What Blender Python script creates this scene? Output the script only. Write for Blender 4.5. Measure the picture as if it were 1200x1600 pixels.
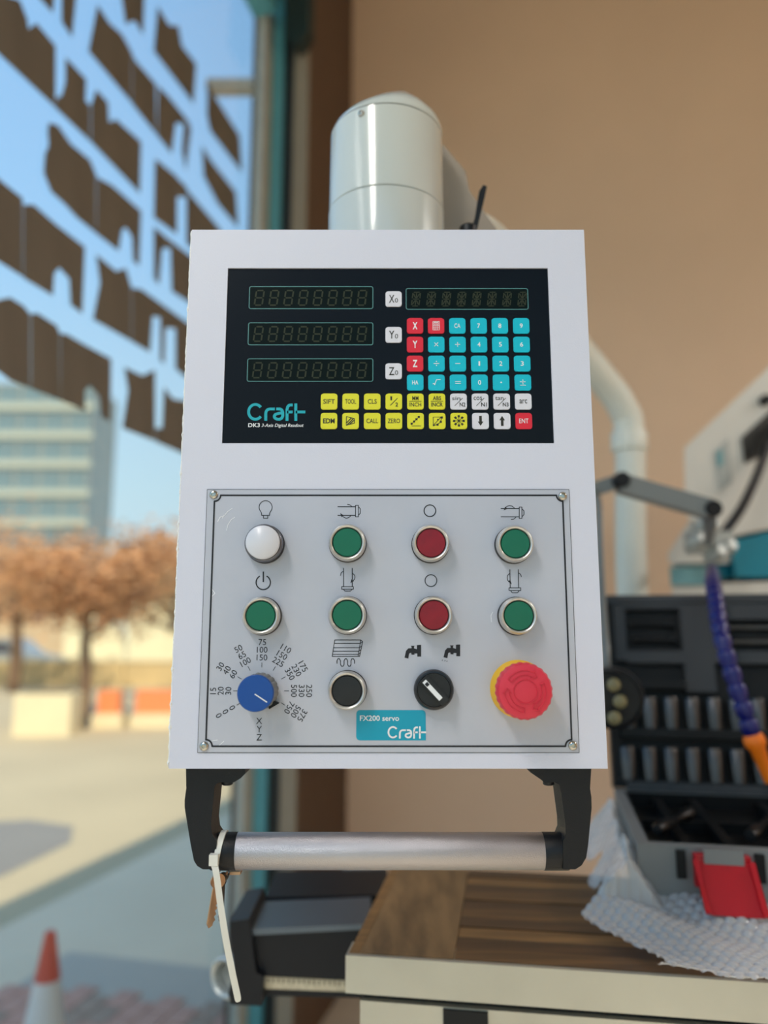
import bpy, bmesh, math, random
from mathutils import Vector, Matrix
random.seed(7)
PI = math.pi
for o in list(bpy.data.objects): bpy.data.objects.remove(o)
SC = bpy.context.scene
C = SC.collection

# ------------------------------------------------------------------ camera
F = 1200.0                      # focal length in pixels of the 1200x1600 frame
PITCH = math.radians(9.1)
CAMZ = 1.5
cam = bpy.data.cameras.new('camera')
cam.sensor_fit = 'VERTICAL'; cam.sensor_height = 36.0; cam.lens = 36.0 * F / 1600.0
cam.clip_start = 0.02; cam.clip_end = 500
cam.dof.use_dof = True; cam.dof.focus_distance = 0.607
cam.dof.aperture_fstop = cam.lens / 1000.0 / 0.0105
camo = bpy.data.objects.new('camera', cam); C.objects.link(camo)
camo.location = (0, 0, CAMZ); camo.rotation_euler = (PI / 2 + PITCH, 0, 0)
SC.camera = camo

# ------------------------------------------------------------------ sky, sun, exposure
SC.view_settings.view_transform = 'Standard'; SC.view_settings.look = 'None'
SC.view_settings.gamma = 1.0; SC.view_settings.use_curve_mapping = False
SC.view_settings.exposure = 0.2
world = bpy.data.worlds.new('sky'); SC.world = world; world.use_nodes = True
nt = world.node_tree; nt.nodes.clear()
wo = nt.nodes.new('ShaderNodeOutputWorld'); bg = nt.nodes.new('ShaderNodeBackground')
tc = nt.nodes.new('ShaderNodeTexCoord'); sx = nt.nodes.new('ShaderNodeSeparateXYZ'); rp = nt.nodes.new('ShaderNodeValToRGB')
nt.links.new(tc.outputs['Generated'], sx.inputs[0]); nt.links.new(sx.outputs['Z'], rp.inputs[0])
nt.links.new(rp.outputs[0], bg.inputs[0]); nt.links.new(bg.outputs[0], wo.inputs[0])
e = rp.color_ramp.elements
e[0].position = 0.0; e[0].color = (0.62, 0.76, 0.80, 1)
e[1].position = 1.0; e[1].color = (0.22, 0.46, 0.86, 1)
k = e.new(0.18); k.color = (0.52, 0.75, 0.88, 1)
k = e.new(0.45); k.color = (0.34, 0.62, 0.95, 1)
bg.inputs['Strength'].default_value = 1.0

# room frame: u runs along the shop window away from the camera, v to the right
RA = math.radians(14.0)
def uv(u, v, z=0.0): return Vector((u * math.sin(RA) + v * math.cos(RA), u * math.cos(RA) - v * math.sin(RA), z))
sun = bpy.data.lights.new('sun', 'SUN'); sun.energy = 4.2; sun.angle = math.radians(0.6); sun.color = (1.0, 0.86, 0.66)
suno = bpy.data.objects.new('sun', sun); C.objects.link(suno)
sd = (uv(0.95, -0.385) + Vector((0, 0, -1.0))).normalized()
suno.location = (4, -2, 12); suno.rotation_euler = sd.to_track_quat('-Z', 'Y').to_euler()

# ------------------------------------------------------------------ pixel helpers (1200x1600 frame)
CT, ST = math.cos(PITCH), math.sin(PITCH)
def ray(px, py):
    r = (px - 600) / F; up = (800 - py) / F
    return Vector((r, CT - up * ST, ST + up * CT))
def at(px, py, Y):
    d = ray(px, py); return Vector((0, 0, CAMZ)) + d * (Y / d.y)
def onz(px, py, z):
    d = ray(px, py); return Vector((0, 0, CAMZ)) + d * ((z - CAMZ) / d.z)
def onv(px, py, v):          # on a plane parallel to the shop window
    d = ray(px, py); n = Vector((math.cos(RA), -math.sin(RA), 0))
    return Vector((0, 0, CAMZ)) + d * (v / d.dot(n))
def ppm(Y, py):              # metres per pixel at world depth Y near row py
    return Y / ray(600, py).y / F

# ------------------------------------------------------------------ materials
def s2l(c): return tuple((x / 12.92 if x <= 0.04045 else ((x + 0.055) / 1.055) ** 2.4) for x in c)
def rgb(r, g, b): return s2l((r / 255, g / 255, b / 255)) + (1.0,)
MATS = {}
def mat(name, col, rough=0.5, metal=0.0, var=0.0, vscale=20.0, bump=0.0, bscale=200.0, coat=0.0, spec=0.5, trans=0.0, stretch=None, alpha=1.0, col2=None, sss=0.0):
    if name in MATS: return MATS[name]
    m = bpy.data.materials.new(name); m.use_nodes = True
    n = m.node_tree; b = n.nodes['Principled BSDF']
    b.inputs['Base Color'].default_value = col; b.inputs['Roughness'].default_value = rough; b.inputs['Metallic'].default_value = metal
    b.inputs['Coat Weight'].default_value = coat; b.inputs['Specular IOR Level'].default_value = spec
    b.inputs['Transmission Weight'].default_value = trans; b.inputs['Alpha'].default_value = alpha
    if sss: b.inputs['Subsurface Weight'].default_value = sss; b.inputs['Subsurface Radius'].default_value = (.01, .01, .01)
    t = n.nodes.new('ShaderNodeTexCoord'); mp = n.nodes.new('ShaderNodeMapping'); n.links.new(t.outputs['Object'], mp.inputs[0])
    if stretch: mp.inputs['Scale'].default_value = stretch
    if var or col2:
        no = n.nodes.new('ShaderNodeTexNoise'); no.inputs['Scale'].default_value = vscale; no.inputs['Detail'].default_value = 5
        n.links.new(mp.outputs[0], no.inputs[0])
        cr = n.nodes.new('ShaderNodeValToRGB'); cr.color_ramp.elements[0].position = 0.32; cr.color_ramp.elements[1].position = 0.68
        cr.color_ramp.elements[0].color = tuple(x * (1 - var) for x in col[:3]) + (1,)
        cr.color_ramp.elements[1].color = col2 if col2 else tuple(min(1, x * (1 + var)) for x in col[:3]) + (1,)
        n.links.new(no.outputs[0], cr.inputs[0]); n.links.new(cr.outputs[0], b.inputs['Base Color'])
    if bump:
        nb = n.nodes.new('ShaderNodeTexNoise'); nb.inputs['Scale'].default_value = bscale; nb.inputs['Detail'].default_value = 3
        n.links.new(mp.outputs[0], nb.inputs[0])
        bu = n.nodes.new('ShaderNodeBump'); bu.inputs['Strength'].default_value = bump; bu.inputs['Distance'].default_value = 0.002
        n.links.new(nb.outputs[0], bu.inputs['Height']); n.links.new(bu.outputs[0], b.inputs['Normal'])
    MATS[name] = m; return m
M = {}
M['panel'] = mat('white_powder_coat', rgb(214, 217, 233), 0.42, bump=0.10, bscale=900)
M['chip'] = mat('chipped_white_edge', rgb(240, 240, 240), 0.6, bump=0.8, bscale=600)
M['plate'] = mat('silver_print_plate', rgb(190, 193, 205), 0.36, 0.15, var=0.035, vscale=14, spec=0.4)
M['membrane'] = mat('black_membrane', rgb(9, 11, 17), 0.25, var=.15, vscale=5, spec=.2)
M['dispglass'] = mat('display_window', rgb(6, 18, 15), 0.3, spec=.12)
M['segment'] = mat('unlit_segment', rgb(50, 56, 42), 0.5, spec=.2)
M['outline'] = mat('teal_outline', rgb(84, 140, 140), 0.4)
M['kred'] = mat('key_red', rgb(222, 32, 52), 0.35); M['kcyan'] = mat('key_cyan', rgb(0, 188, 212), 0.35)
M['kyel'] = mat('key_yellow', rgb(226, 222, 40), 0.38); M['kwhite'] = mat('key_white', rgb(222, 222, 232), 0.35)
M['inkw'] = mat('ink_white', rgb(235, 238, 242), 0.5); M['inkd'] = mat('ink_dark', rgb(38, 36, 26), 0.5)
M['ink'] = mat('ink_black', rgb(20, 22, 30), 0.5); M['inkteal'] = mat('ink_teal', rgb(20, 170, 186), 0.4)
M['chrome'] = mat('satin_chrome', rgb(208, 206, 202), 0.34, 0.7); M['darkring'] = mat('dark_ring', rgb(28, 28, 32), 0.4)
M['steelring'] = mat('grey_ring', rgb(120, 122, 130), 0.3, 0.8)
M['bgreen'] = mat('button_green', rgb(0, 104, 76), 0.32); M['bred'] = mat('button_red', rgb(134, 0, 26), 0.32, var=.12, vscale=120)
M['bwhite'] = mat('button_white', rgb(212, 214, 224), 0.3); M['bblack'] = mat('button_black', rgb(22, 23, 27), 0.3, var=.3, vscale=80)
M['estop'] = mat('estop_red', rgb(214, 48, 70), 0.45); M['yellow'] = mat('collar_yellow', rgb(238, 184, 0), 0.45)
M['blue'] = mat('knob_blue', rgb(0, 72, 152), 0.42); M['kgrey'] = mat('knob_grey', rgb(120, 120, 118), 0.5)
M['blackpl'] = mat('black_plastic', rgb(16, 18, 23), 0.42, spec=.35, bump=.12, bscale=700)
M['alu'] = mat('brushed_tube', rgb(186, 182, 186), 0.33, 1.0, bump=0.35, bscale=1500)
M['screw'] = mat('screw_steel', rgb(190, 188, 180), 0.2, 1.0)
M['sticker'] = mat('teal_sticker', rgb(0, 156, 186), 0.35)
M['tie'] = mat('nylon_white', rgb(226, 226, 218), 0.4, sss=.2)
M['brass'] = mat('key_brass', rgb(196, 160, 130), 0.3, 1.0); M['keysteel'] = mat('key_steel', rgb(120, 112, 105), 0.3, 1.0)
M['armgrey'] = mat('gloss_light_grey', rgb(196, 202, 198), 0.16, var=.02, vscale=6, coat=.5)
M['wall'] = mat('beige_wall', rgb(234, 202, 172), 0.85, var=.035, vscale=1.4, bump=.15, bscale=60)
M['floor'] = mat('shop_floor', rgb(208, 198, 182), 0.5, var=.08, vscale=3)
M['ceil'] = mat('ceiling_paint', rgb(200, 196, 190), 0.9, var=.03, vscale=2)
M['teal'] = mat('teal_frame', rgb(96, 170, 184), 0.4, var=.05); M['cream'] = mat('cream_frame', rgb(190, 184, 170), 0.5, var=.05)
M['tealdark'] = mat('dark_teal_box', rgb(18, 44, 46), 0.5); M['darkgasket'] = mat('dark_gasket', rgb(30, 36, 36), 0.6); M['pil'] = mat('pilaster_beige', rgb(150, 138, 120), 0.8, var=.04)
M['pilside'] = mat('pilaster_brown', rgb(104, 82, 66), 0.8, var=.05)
M['vinyl'] = mat('brown_vinyl', rgb(112, 106, 98), 0.4, var=.10, vscale=9, stretch=(1, 1, .25))
def glassmat(name, tint, refl):
    m = bpy.data.materials.new(name); m.use_nodes = True; n = m.node_tree; n.nodes.clear()
    o = n.nodes.new('ShaderNodeOutputMaterial'); mx = n.nodes.new('ShaderNodeMixShader'); tr = n.nodes.new('ShaderNodeBsdfTransparent')
    gl = n.nodes.new('ShaderNodeBsdfGlossy'); fr = n.nodes.new('ShaderNodeFresnel'); fr.inputs[0].default_value = 1.45
    gl.inputs['Roughness'].default_value = 0.02; tr.inputs[0].default_value = tint; gl.inputs[0].default_value = (refl, refl, refl, 1)
    ge = n.nodes.new('ShaderNodeNewGeometry'); mr = n.nodes.new('ShaderNodeMapRange')      # same reflectance on both faces of the thin pane
    mr.inputs[3].default_value = 1.45; mr.inputs[4].default_value = 1 / 1.45
    n.links.new(ge.outputs['Backfacing'], mr.inputs[0]); n.links.new(mr.outputs[0], fr.inputs[0])
    n.links.new(fr.outputs[0], mx.inputs[0]); n.links.new(tr.outputs[0], mx.inputs[1]); n.links.new(gl.outputs[0], mx.inputs[2]); n.links.new(mx.outputs[0], o.inputs[0])
    return m
M['glass'] = glassmat('window_glass', (0.97, 0.985, 0.98, 1), 0.9)

# ------------------------------------------------------------------ mesh helpers
WM = {}                                     # world matrices of what was built
def add_ob(name, me, m, parent=None, loc=None, rot=None):
    o = bpy.data.objects.new(name, me); C.objects.link(o)
    w = Matrix.Translation(loc if loc is not None else (0, 0, 0))
    if rot is not None: w = w @ rot
    if m is not None and me is not None and len(me.materials) == 0: me.materials.append(m)
    place(o, w, parent); return o
def place(o, w, parent=None):
    WM[o.name] = w
    if parent is not None:
        o.parent = parent; o.matrix_parent_inverse = Matrix.Identity(4); o.matrix_basis = WM[parent.name].inverted() @ w
    else: o.matrix_basis = w
def build(name, bm, m, parent=None, smooth=None, center=True):
    bmesh.ops.recalc_face_normals(bm, faces=bm.faces)
    me = bpy.data.meshes.new(name); bm.to_mesh(me); bm.free()
    c = Vector((0, 0, 0))
    if center and len(me.vertices):
        xs = [v.co.copy() for v in me.vertices]
        lo = Vector((min(v.x for v in xs), min(v.y for v in xs), min(v.z for v in xs))); hi = Vector((max(v.x for v in xs), max(v.y for v in xs), max(v.z for v in xs)))
        c = (lo + hi) / 2; me.transform(Matrix.Translation(-c))
    if smooth:
        for p in me.polygons: p.use_smooth = True
        try: me.set_sharp_from_angle(angle=math.radians(smooth))
        except Exception: pass
    return add_ob(name, me, m, parent, c)
def thing(name, label, cat, loc, group=None):
    o = bpy.data.objects.new(name, None); C.objects.link(o); o.empty_display_size = 0.05
    place(o, Matrix.Translation(loc)); tag(o, label, cat, group); return o
def tag(o, label=None, cat=None, group=None, kind=None):
    if label: o['label'] = label
    if cat: o['category'] = cat
    if group: o['group'] = group
    if kind: o['kind'] = kind
    return o
def struct(o, label=None): o['kind'] = 'structure'; (label and o.__setitem__('label', label)); return o
def hexa(bm, P):      # 8 corners: bottom 4 then top 4
    v = [bm.verts.new(p) for p in P]
    for f in ((0, 1, 2, 3), (7, 6, 5, 4), (0, 4, 5, 1), (1, 5, 6, 2), (2, 6, 7, 3), (3, 7, 4, 0)): bm.faces.new([v[i] for i in f])
    return v
def box(bm, c, s, rz=0.0, R=None):
    c = Vector(c); R = R or Matrix.Rotation(rz, 3, 'Z')
    x, y, z = s[0] / 2, s[1] / 2, s[2] / 2
    return hexa(bm, [c + R @ Vector(p) for p in ((-x, -y, -z), (x, -y, -z), (x, y, -z), (-x, y, -z), (-x, -y, z), (x, -y, z), (x, y, z), (-x, y, z))])
def bevel(bm, w, seg=2, ang=30):
    ed = [e_ for e_ in bm.edges if len(e_.link_faces) == 2 and e_.calc_face_angle(0) > math.radians(ang)]
    if ed: bmesh.ops.bevel(bm, geom=ed, offset=w, segments=seg, affect='EDGES', profile=0.6, clamp_overlap=True)
def prism(bm, pts, off):     # closed 3D polygon pushed along off
    off = Vector(off); a = [bm.verts.new(p) for p in pts]; b = [bm.verts.new(Vector(p) + off) for p in pts]
    n = len(a); bm.faces.new(a); bm.faces.new(list(reversed(b)))
    for i in range(n): bm.faces.new([a[i], b[i], b[(i + 1) % n], a[(i + 1) % n]])
def frame_of(d):
    d = Vector(d).normalized(); h = Vector((0, 0, 1)) if abs(d.z) < 0.9 else Vector((1, 0, 0))
    x = d.cross(h).normalized(); return x, x.cross(d).normalized(), d
def lathe(bm, prof, c, d=(0, -1, 0), n=40, cap=True):    # prof = [(radius, distance along d)]
    c = Vector(c); x, y, d = frame_of(d); rings = []
    for r, h in prof:
        rings.append([bm.verts.new(c + d * h + (x * math.cos(2 * PI * i / n) + y * math.sin(2 * PI * i / n)) * max(r, 1e-6)) for i in range(n)])
    for a, b in zip(rings, rings[1:]):
        for i in range(n): bm.faces.new([a[i], a[(i + 1) % n], b[(i + 1) % n], b[i]])
    if cap:
        bm.faces.new(rings[0]); bm.faces.new(list(reversed(rings[-1])))
def tube(bm, pts, r, n=10, cap=True):
    pts = [Vector(p) for p in pts]; rings = []; px_ = None
    for i, p in enumerate(pts):
        d = (pts[min(i + 1, len(pts) - 1)] - pts[max(i - 1, 0)]).normalized()
        if px_ is None: x, y, _ = frame_of(d)
        else:
            x = (px_ - d * px_.dot(d)).normalized(); y = x.cross(d).normalized() * -1
            y = d.cross(x).normalized()
        px_ = x; rr = r[i] if isinstance(r, (list, tuple)) else r
        rings.append([bm.verts.new(p + (x * math.cos(2 * PI * j / n) + y * math.sin(2 * PI * j / n)) * rr) for j in range(n)])
    for a, b in zip(rings, rings[1:]):
        for i in range(n): bm.faces.new([a[i], a[(i + 1) % n], b[(i + 1) % n], b[i]])
    if cap: bm.faces.new(rings[0]); bm.faces.new(list(reversed(rings[-1])))
def smooth_path(pts, sub=6):
    pts = [Vector(p) for p in pts]; out = []
    for i in range(len(pts) - 1):
        p0, p1, p2, p3 = pts[max(i - 1, 0)], pts[i], pts[i + 1], pts[min(i + 2, len(pts) - 1)]
        for j in range(sub):
            t = j / sub
            out.append(0.5 * ((2 * p1) + (p2 - p0) * t + (2 * p0 - 5 * p1 + 4 * p2 - p3) * t * t + (3 * p1 - p0 - 3 * p2 + p3) * t ** 3))
    return out + [pts[-1]]
# flat ink strokes on a plane y = Y (2D points are world X, Z)
def stroke(bm, pts, w, Y, closed=False, joints=True):
    P = [Vector((p[0], p[1])) for p in pts]
    if closed: P.append(P[0])
    for i_, (a, b) in enumerate(zip(P, P[1:])):
        d = b - a
        if d.length < 1e-9: continue
        Y -= 2e-6
        d.normalize(); nrm = Vector((-d.y, d.x)) * (w / 2)
        bm.faces.new([bm.verts.new((q.x, Y, q.y)) for q in (a - nrm, b - nrm, b + nrm, a + nrm)])
    if joints:
        for q in (P[1:-1] if not closed else P[:-1]):
            Y -= 2e-6
            bm.faces.new([bm.verts.new((q.x + math.cos(t * PI / 4) * w / 2, Y, q.y + math.sin(t * PI / 4) * w / 2)) for t in range(8)])
def fillpoly(bm, pts, Y): bm.faces.new([bm.verts.new((p[0], Y, p[1])) for p in pts])
def rrect(cx, cz, w, h, r, n=5):
    out = []
    for (sx_, sz_, a0) in ((1, 1, 0), (-1, 1, 90), (-1, -1, 180), (1, -1, 270)):
        for i in range(n + 1):
            a = math.radians(a0 + 90 * i / n); out.append((cx + sx_ * (w / 2 - r) + r * math.cos(a), cz + sz_ * (h / 2 - r) + r * math.sin(a)))
    return out
_txt = {}
def text_mesh(s, bold=0.0, shear=0.0):
    key = (s, bold, shear)
    if key in _txt: return _txt[key]
    cu = bpy.data.curves.new('txt', 'FONT'); cu.body = s; cu.size = 1.0; cu.offset = bold; cu.shear = shear; cu.resolution_u = 3; cu.fill_mode = 'FRONT'
    o = bpy.data.objects.new('txt', cu); C.objects.link(o); bpy.context.view_layer.update()
    me = bpy.data.meshes.new_from_object(o.evaluated_get(bpy.context.evaluated_depsgraph_get()))
    V = [(v.co.x, v.co.y) for v in me.vertices]; Fc = [tuple(p.vertices) for p in me.polygons]
    bpy.data.objects.remove(o); bpy.data.curves.remove(cu); bpy.data.meshes.remove(me)
    x0, x1 = min(v[0] for v in V), max(v[0] for v in V); y0, y1 = min(v[1] for v in V), max(v[1] for v in V)
    _txt[key] = (V, Fc, x0, x1, y0, y1); return _txt[key]
def text(bm, s, cx, cz, Y, h, w=None, rot=0.0, bold=0.0, shear=0.0):   # centred, cap height h, optional width
    V, Fc, x0, x1, y0, y1 = text_mesh(s, bold, shear)
    sy = h / (y1 - y0); sx_ = (w / (x1 - x0)) if w else sy
    c, sn = math.cos(rot), math.sin(rot); vs = []
    for x, y in V:
        a, b = (x - (x0 + x1) / 2) * sx_, (y - (y0 + y1) / 2) * sy
        vs.append(bm.verts.new((cx + a * c - b * sn, Y, cz + a * sn + b * c)))
    for f in Fc:
        try: bm.faces.new([vs[i] for i in f])
        except Exception: pass
def arc(cx, cy, r, a0, a1, n=16, ry=None):
    ry = ry or r
    return [(cx + r * math.cos(math.radians(a0 + (a1 - a0) * i / n)), cy - ry * math.sin(math.radians(a0 + (a1 - a0) * i / n))) for i in range(n + 1)]

#=STRUCTURE=
# ------------------------------------------------------------------ the shop
WV, BU, RV, RU, CH = -1.2, 3.46, 3.6, -3.6, 5.0     # window plane, back wall, right wall, rear wall, ceiling height
RR = -RA                                            # rotation of the room about z
def rbox(name, u0, u1, v0, v1, z0, z1, m, parent=None, bev=0):
    bm = bmesh.new()
    hexa(bm, [uv(u0, v0, z0), uv(u0, v1, z0), uv(u1, v1, z0), uv(u1, v0, z0), uv(u0, v0, z1), uv(u0, v1, z1), uv(u1, v1, z1), uv(u1, v0, z1)])
    if bev: bevel(bm, bev)
    return build(name, bm, m, parent)
struct(rbox('floor', RU - .2, BU + .2, WV - .1, RV + .2, -0.055, 0.0, M['floor']))
struct(rbox('ceiling', RU - .2, BU + .2, WV - .1, RV + .2, CH, CH + .25, M['ceil']))
struct(rbox('wall_back', BU, BU + .2, WV - .1, RV + .2, 0, CH, M['wall']))
struct(rbox('wall_right', RU, BU, RV, RV + .2, 0, CH, M['wall']))
# pilaster where the window ends: beige front, flank coloured darker as its shaded side
p0 = onv(448, 900, WV + .06); p1 = at(470, 900, 2.98)
def toUV(p): return (p.x * math.sin(RA) + p.y * math.cos(RA), p.x * math.cos(RA) - p.y * math.sin(RA))
pu, pv = toUV(p1)
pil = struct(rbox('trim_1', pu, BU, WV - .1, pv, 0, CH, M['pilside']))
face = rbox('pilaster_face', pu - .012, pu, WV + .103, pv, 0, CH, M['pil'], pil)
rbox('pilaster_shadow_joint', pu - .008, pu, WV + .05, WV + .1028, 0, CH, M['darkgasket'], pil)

# shop window (left): frame, pane, vinyl letters
fu, _ = toUV(onv(395, 700, WV)); fu2, _ = toUV(onv(408, 700, WV)); fu3, _ = toUV(onv(433, 700, WV + .055))
win = struct(tag(thing('window_1', 'tall shop window with teal frame and dark vinyl lettering', None, uv(1.0, WV, 0.0))))
if 'category' in win: del win['category']
WT = 4.12
rbox('pane', RU, fu + .01, WV - .004, WV + .004, .12, WT + .02, M['glass'], win)
rbox('jamb', fu, fu2, WV - .03, WV + .006, 0.0, WT + .06, M['cream'], win, .002)
rbox('jamb', fu2, fu3, WV - .05, WV + .055, 0.0, CH, M['teal'], win, .005)
rbox('gasket', fu3, pu + .05, WV - .05, WV + .05, 0.0, CH, M['darkgasket'], win)
rbox('sill', RU, fu, WV - .06, WV + .05, 0.0, .12, M['teal'], win, .005)
rbox('head_rail', RU, fu, WV - .05, WV + .05, WT, WT + .16, M['teal'], win, .005)
rbox('upper_panel', RU, fu2, WV - .05, WV + .05, WT + .16, CH, M['darkgasket'], win)
bm = bmesh.new(); prism(bm, [at(x, y, 2.9) for x, y in ((446, -40), (482, -40), (482, 45), (474, 62), (458, 72), (446, 50))], (.02, .06, 0)); build('blind_box', bm, M['tealdark'], win)
b1 = onv(398, 137, WV - .04); b0 = at(324, 136, b1.y)
bm = bmesh.new(); box(bm, (b0 + b1) / 2, ((b1 - b0).length, .05, .05)); build('stay_bar', bm, M['cream'], win)
for uu in (-1.2,): rbox('mullion', uu - .04, uu + .04, WV - .05, WV + .05, .12, WT, M['teal'], win, .004)
letters = [
 [(186, -30), (226, -34), (223, 54), (210, 32), (196, 38)],
 [(246, 10), (264, 40), (278, 40), (284, 72), (306, 100), (302, 162), (240, 80)],
 [(324, 126), (336, 152), (374, 212), (378, 270), (328, 204), (323, 180)],
 [(52, -16), (86, -22), (82, 20), (66, 2)], [(96, -20), (120, -22), (112, 58), (96, 34)],
 [(152, 8), (170, 36), (190, 54), (205.6, 82), (205, 160), (138, 80)],
 [(206.6, 86), (212, 96), (240, 128), (243, 131), (244, 210), (206, 162)],
 [(246, 134), (262, 150), (294, 190), (298, 202), (290, 266), (284, 236), (287, 194), (274, 192), (268, 240), (245, 211)],
 [(315, 228), (330, 252), (368, 300), (372, 356), (340, 318), (318, 275)],
 [(-60, -70), (0, -8), (30, 0), (42, 30), (44, 46), (56, 36), (86, 72), (86, 150), (85.4, 167), (0, 86), (-60, 30)],
 [(86, 168), (88, 152), (96, 150), (102, 128), (102, 90), (134, 124), (133, 158), (140.6, 165), (140.6, 221)],
 [(142, 164), (150, 140), (168, 160), (170, 192), (180, 186), (220, 222), (218, 302), (144, 224), (142, 222)],
 [(242, 248), (276, 276), (276, 366), (240, 340)], [(291, 296), (345, 360), (345, 425), (291, 380)], [(276, 278), (291, 292), (290, 308), (277, 308)],
 [(76, 192), (90, 196), (110, 225), (140, 250), (149.6, 273), (149, 364), (120, 340), (100, 318), (80, 300), (68, 270), (70, 240), (76, 228), (74, 205)],
 [(151, 277), (175, 290), (220, 330), (217, 415), (208, 408), (206, 370), (196, 355), (190, 360), (185, 392), (150, 365)],
 [(240, 354), (258, 370), (300, 402), (330, 430), (330, 500), (300, 476), (268, 455), (266, 388), (253, 388), (248, 445), (240, 434)],
 [(-60, 230), (0, 282), (34.6, 310), (34.8, 432), (0, 410), (-60, 374)],
 [(36, 320), (52, 320), (86, 350), (132, 386), (128, 490), (110, 476), (108, 436), (92, 418), (84, 428), (82, 462), (36, 434)],
 [(150, 398), (181, 424), (196, 419), (205, 450), (205, 533), (145, 499), (156, 442)],
 [(206, 450), (220, 452), (296, 507), (320, 525), (318, 612), (287, 587), (274, 576), (274, 514), (258, 512), (256, 568), (250, 563), (250, 496), (238, 494), (234, 550), (206, 534)],
 [(-40, 492), (0, 468), (15, 465), (36, 478), (46.6, 491), (46.6, 606), (15, 594), (0, 582), (-40, 556)],
 [(48, 491), (57, 489), (88, 509), (92.8, 521), (93, 625), (48, 607)],
 [(94, 521), (103, 522), (134, 540), (173, 561), (172, 659), (158, 651), (155, 620), (140, 602), (132, 610), (132, 641), (94, 626)],
 [(194, 574), (222, 587), (241.6, 578), (242, 689), (191, 669), (200, 610)],
 [(243, 669), (253, 669), (256, 605), (269, 623), (310, 630), (310, 718), (284, 708), (243, 690)],
]
nin = uv(0, 1) * 0.0015
for L in letters:
    bm = bmesh.new(); prism(bm, [onv(x, y, WV + .0055) for x, y in L], nin); build('letter', bm, M['vinyl'], win)

# unseen rear shop front, glazing added to bring daylight onto the pendant
wr = struct(thing('window_2', 'glazed rear shop front', None, uv(RU, 1.2, 0)))
rbox('pane', RU - .004, RU + .004, WV, RV, .3, 4.6, M['glass'], wr)
rbox('sill', RU - .06, RU + .06, WV - .1, RV + .2, 0, .3, M['teal'], wr)
rbox('head_rail', RU - .06, RU + .06, WV - .1, RV + .2, 4.6, CH, M['teal'], wr)
for vv in (WV - .05, .4, 2.0, RV): rbox('mullion', RU - .05, RU + .05, vv - .05, vv + .05, .3, 4.6, M['teal'], wr)
# unseen light panels, added to brighten the pendant and back wall
def emis(name, col, s):
    m = bpy.data.materials.new(name); m.use_nodes = True; n = m.node_tree; n.nodes.clear()
    o = n.nodes.new('ShaderNodeOutputMaterial'); e_ = n.nodes.new('ShaderNodeEmission'); e_.inputs[0].default_value = col; e_.inputs[1].default_value = s
    n.links.new(e_.outputs[0], o.inputs[0]); return m
FILL = 22.0
M['tube_light'] = emis('lamp_diffuser', (1.0, 0.95, 0.88, 1), FILL)
for i, (u, v, z, lab) in enumerate(((-1.2, -.7, 3.4, 'long white hanging light panel beside the shop window'), (1.4, 2.5, 3.2, 'long white hanging light panel beside the right wall'))):
    t = thing('hanging_light', lab, 'ceiling light', uv(u, v, z), 'hanging lights of the shop')
    rbox('housing', u - .75, u + .75, v - .2, v + .2, z + .02, z + .08, M['cream'], t)
    rbox('diffuser', u - .72, u + .72, v - .17, v + .17, z, z + .02, M['tube_light'], t)
    for du in (-.6, .6):
        bm = bmesh.new(); tube(bm, [uv(u + du, v, z + .08), uv(u + du, v, CH)], .004, 6); build('hanger', bm, M['darkgasket'], t)

#=PENDANT=
# ------------------------------------------------------------------ control pendant
PY = 0.600                                   # front plane of the housing
def pl(px, py, Y=PY): p = at(px, py, Y); return (p.x, p.z)
TL, TR_, BR_, BL = pl(300.5, 357), pl(912, 361), pl(950, 1201.5), pl(263, 1200.5)
X0 = (TL[0] + BL[0]) / 2; X1 = (TR_[0] + BR_[0]) / 2; Z1 = (TL[1] + TR_[1]) / 2; Z0 = (BL[1] + BR_[1]) / 2
PD = 0.075                                   # housing depth
pend = thing('control_pendant', 'white machine control pendant with digital readout, push buttons and silver handle', 'control panel', ((X0 + X1) / 2, PY + .03, Z0 - .085))
hp = {}
# readout opening
DT = [pl(355.5, 416.5), pl(857, 421), pl(865, 694), pl(347.5, 691)]
dx0 = (DT[0][0] + DT[3][0]) / 2; dx1 = (DT[1][0] + DT[2][0]) / 2; dz1 = (DT[0][1] + DT[1][1]) / 2; dz0 = (DT[2][1] + DT[3][1]) / 2
bm = bmesh.new(); box(bm, ((X0 + X1) / 2, PY + PD / 2, (Z0 + Z1) / 2), (X1 - X0, PD, Z1 - Z0)); bevel(bm, 0.0016, 3)
hs = build('housing', bm, M['panel'], pend, 40)
bm = bmesh.new(); box(bm, ((dx0 + dx1) / 2, PY, (dz0 + dz1) / 2), (dx1 - dx0, 0.006, dz1 - dz0)); cut = build('cutter', bm, None)
md = hs.modifiers.new('b', 'BOOLEAN'); md.operation = 'DIFFERENCE'; md.object = cut; md.solver = 'EXACT'
bpy.context.view_layer.update()
nm = bpy.data.meshes.new_from_object(hs.evaluated_get(bpy.context.evaluated_depsgraph_get()))
hs.modifiers.clear(); hs.data = nm
if not nm.materials: nm.materials.append(M['panel'])
bpy.data.objects.remove(cut)
# worn, chipped left edge of the front sheet
bm = bmesh.new(); pts = []
N = 150
for i in range(N + 1):
    z = Z0 + .001 + (Z1 - Z0 - .002) * i / N; r = 0.0004 + 0.00035 * random.random() + (.0004 if random.random() < .12 else 0)
    pts.append((Vector((X0 + .0002, PY + .0022, z)), r))
tube(bm, [Vector((p.x - .0005, p.y - .0012, p.z)) for p, r in pts], [r * 1.5 for p, r in pts], 6)
tag(build('chipped_edge', bm, M['chip'], hs), 'chipped white edge')

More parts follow.
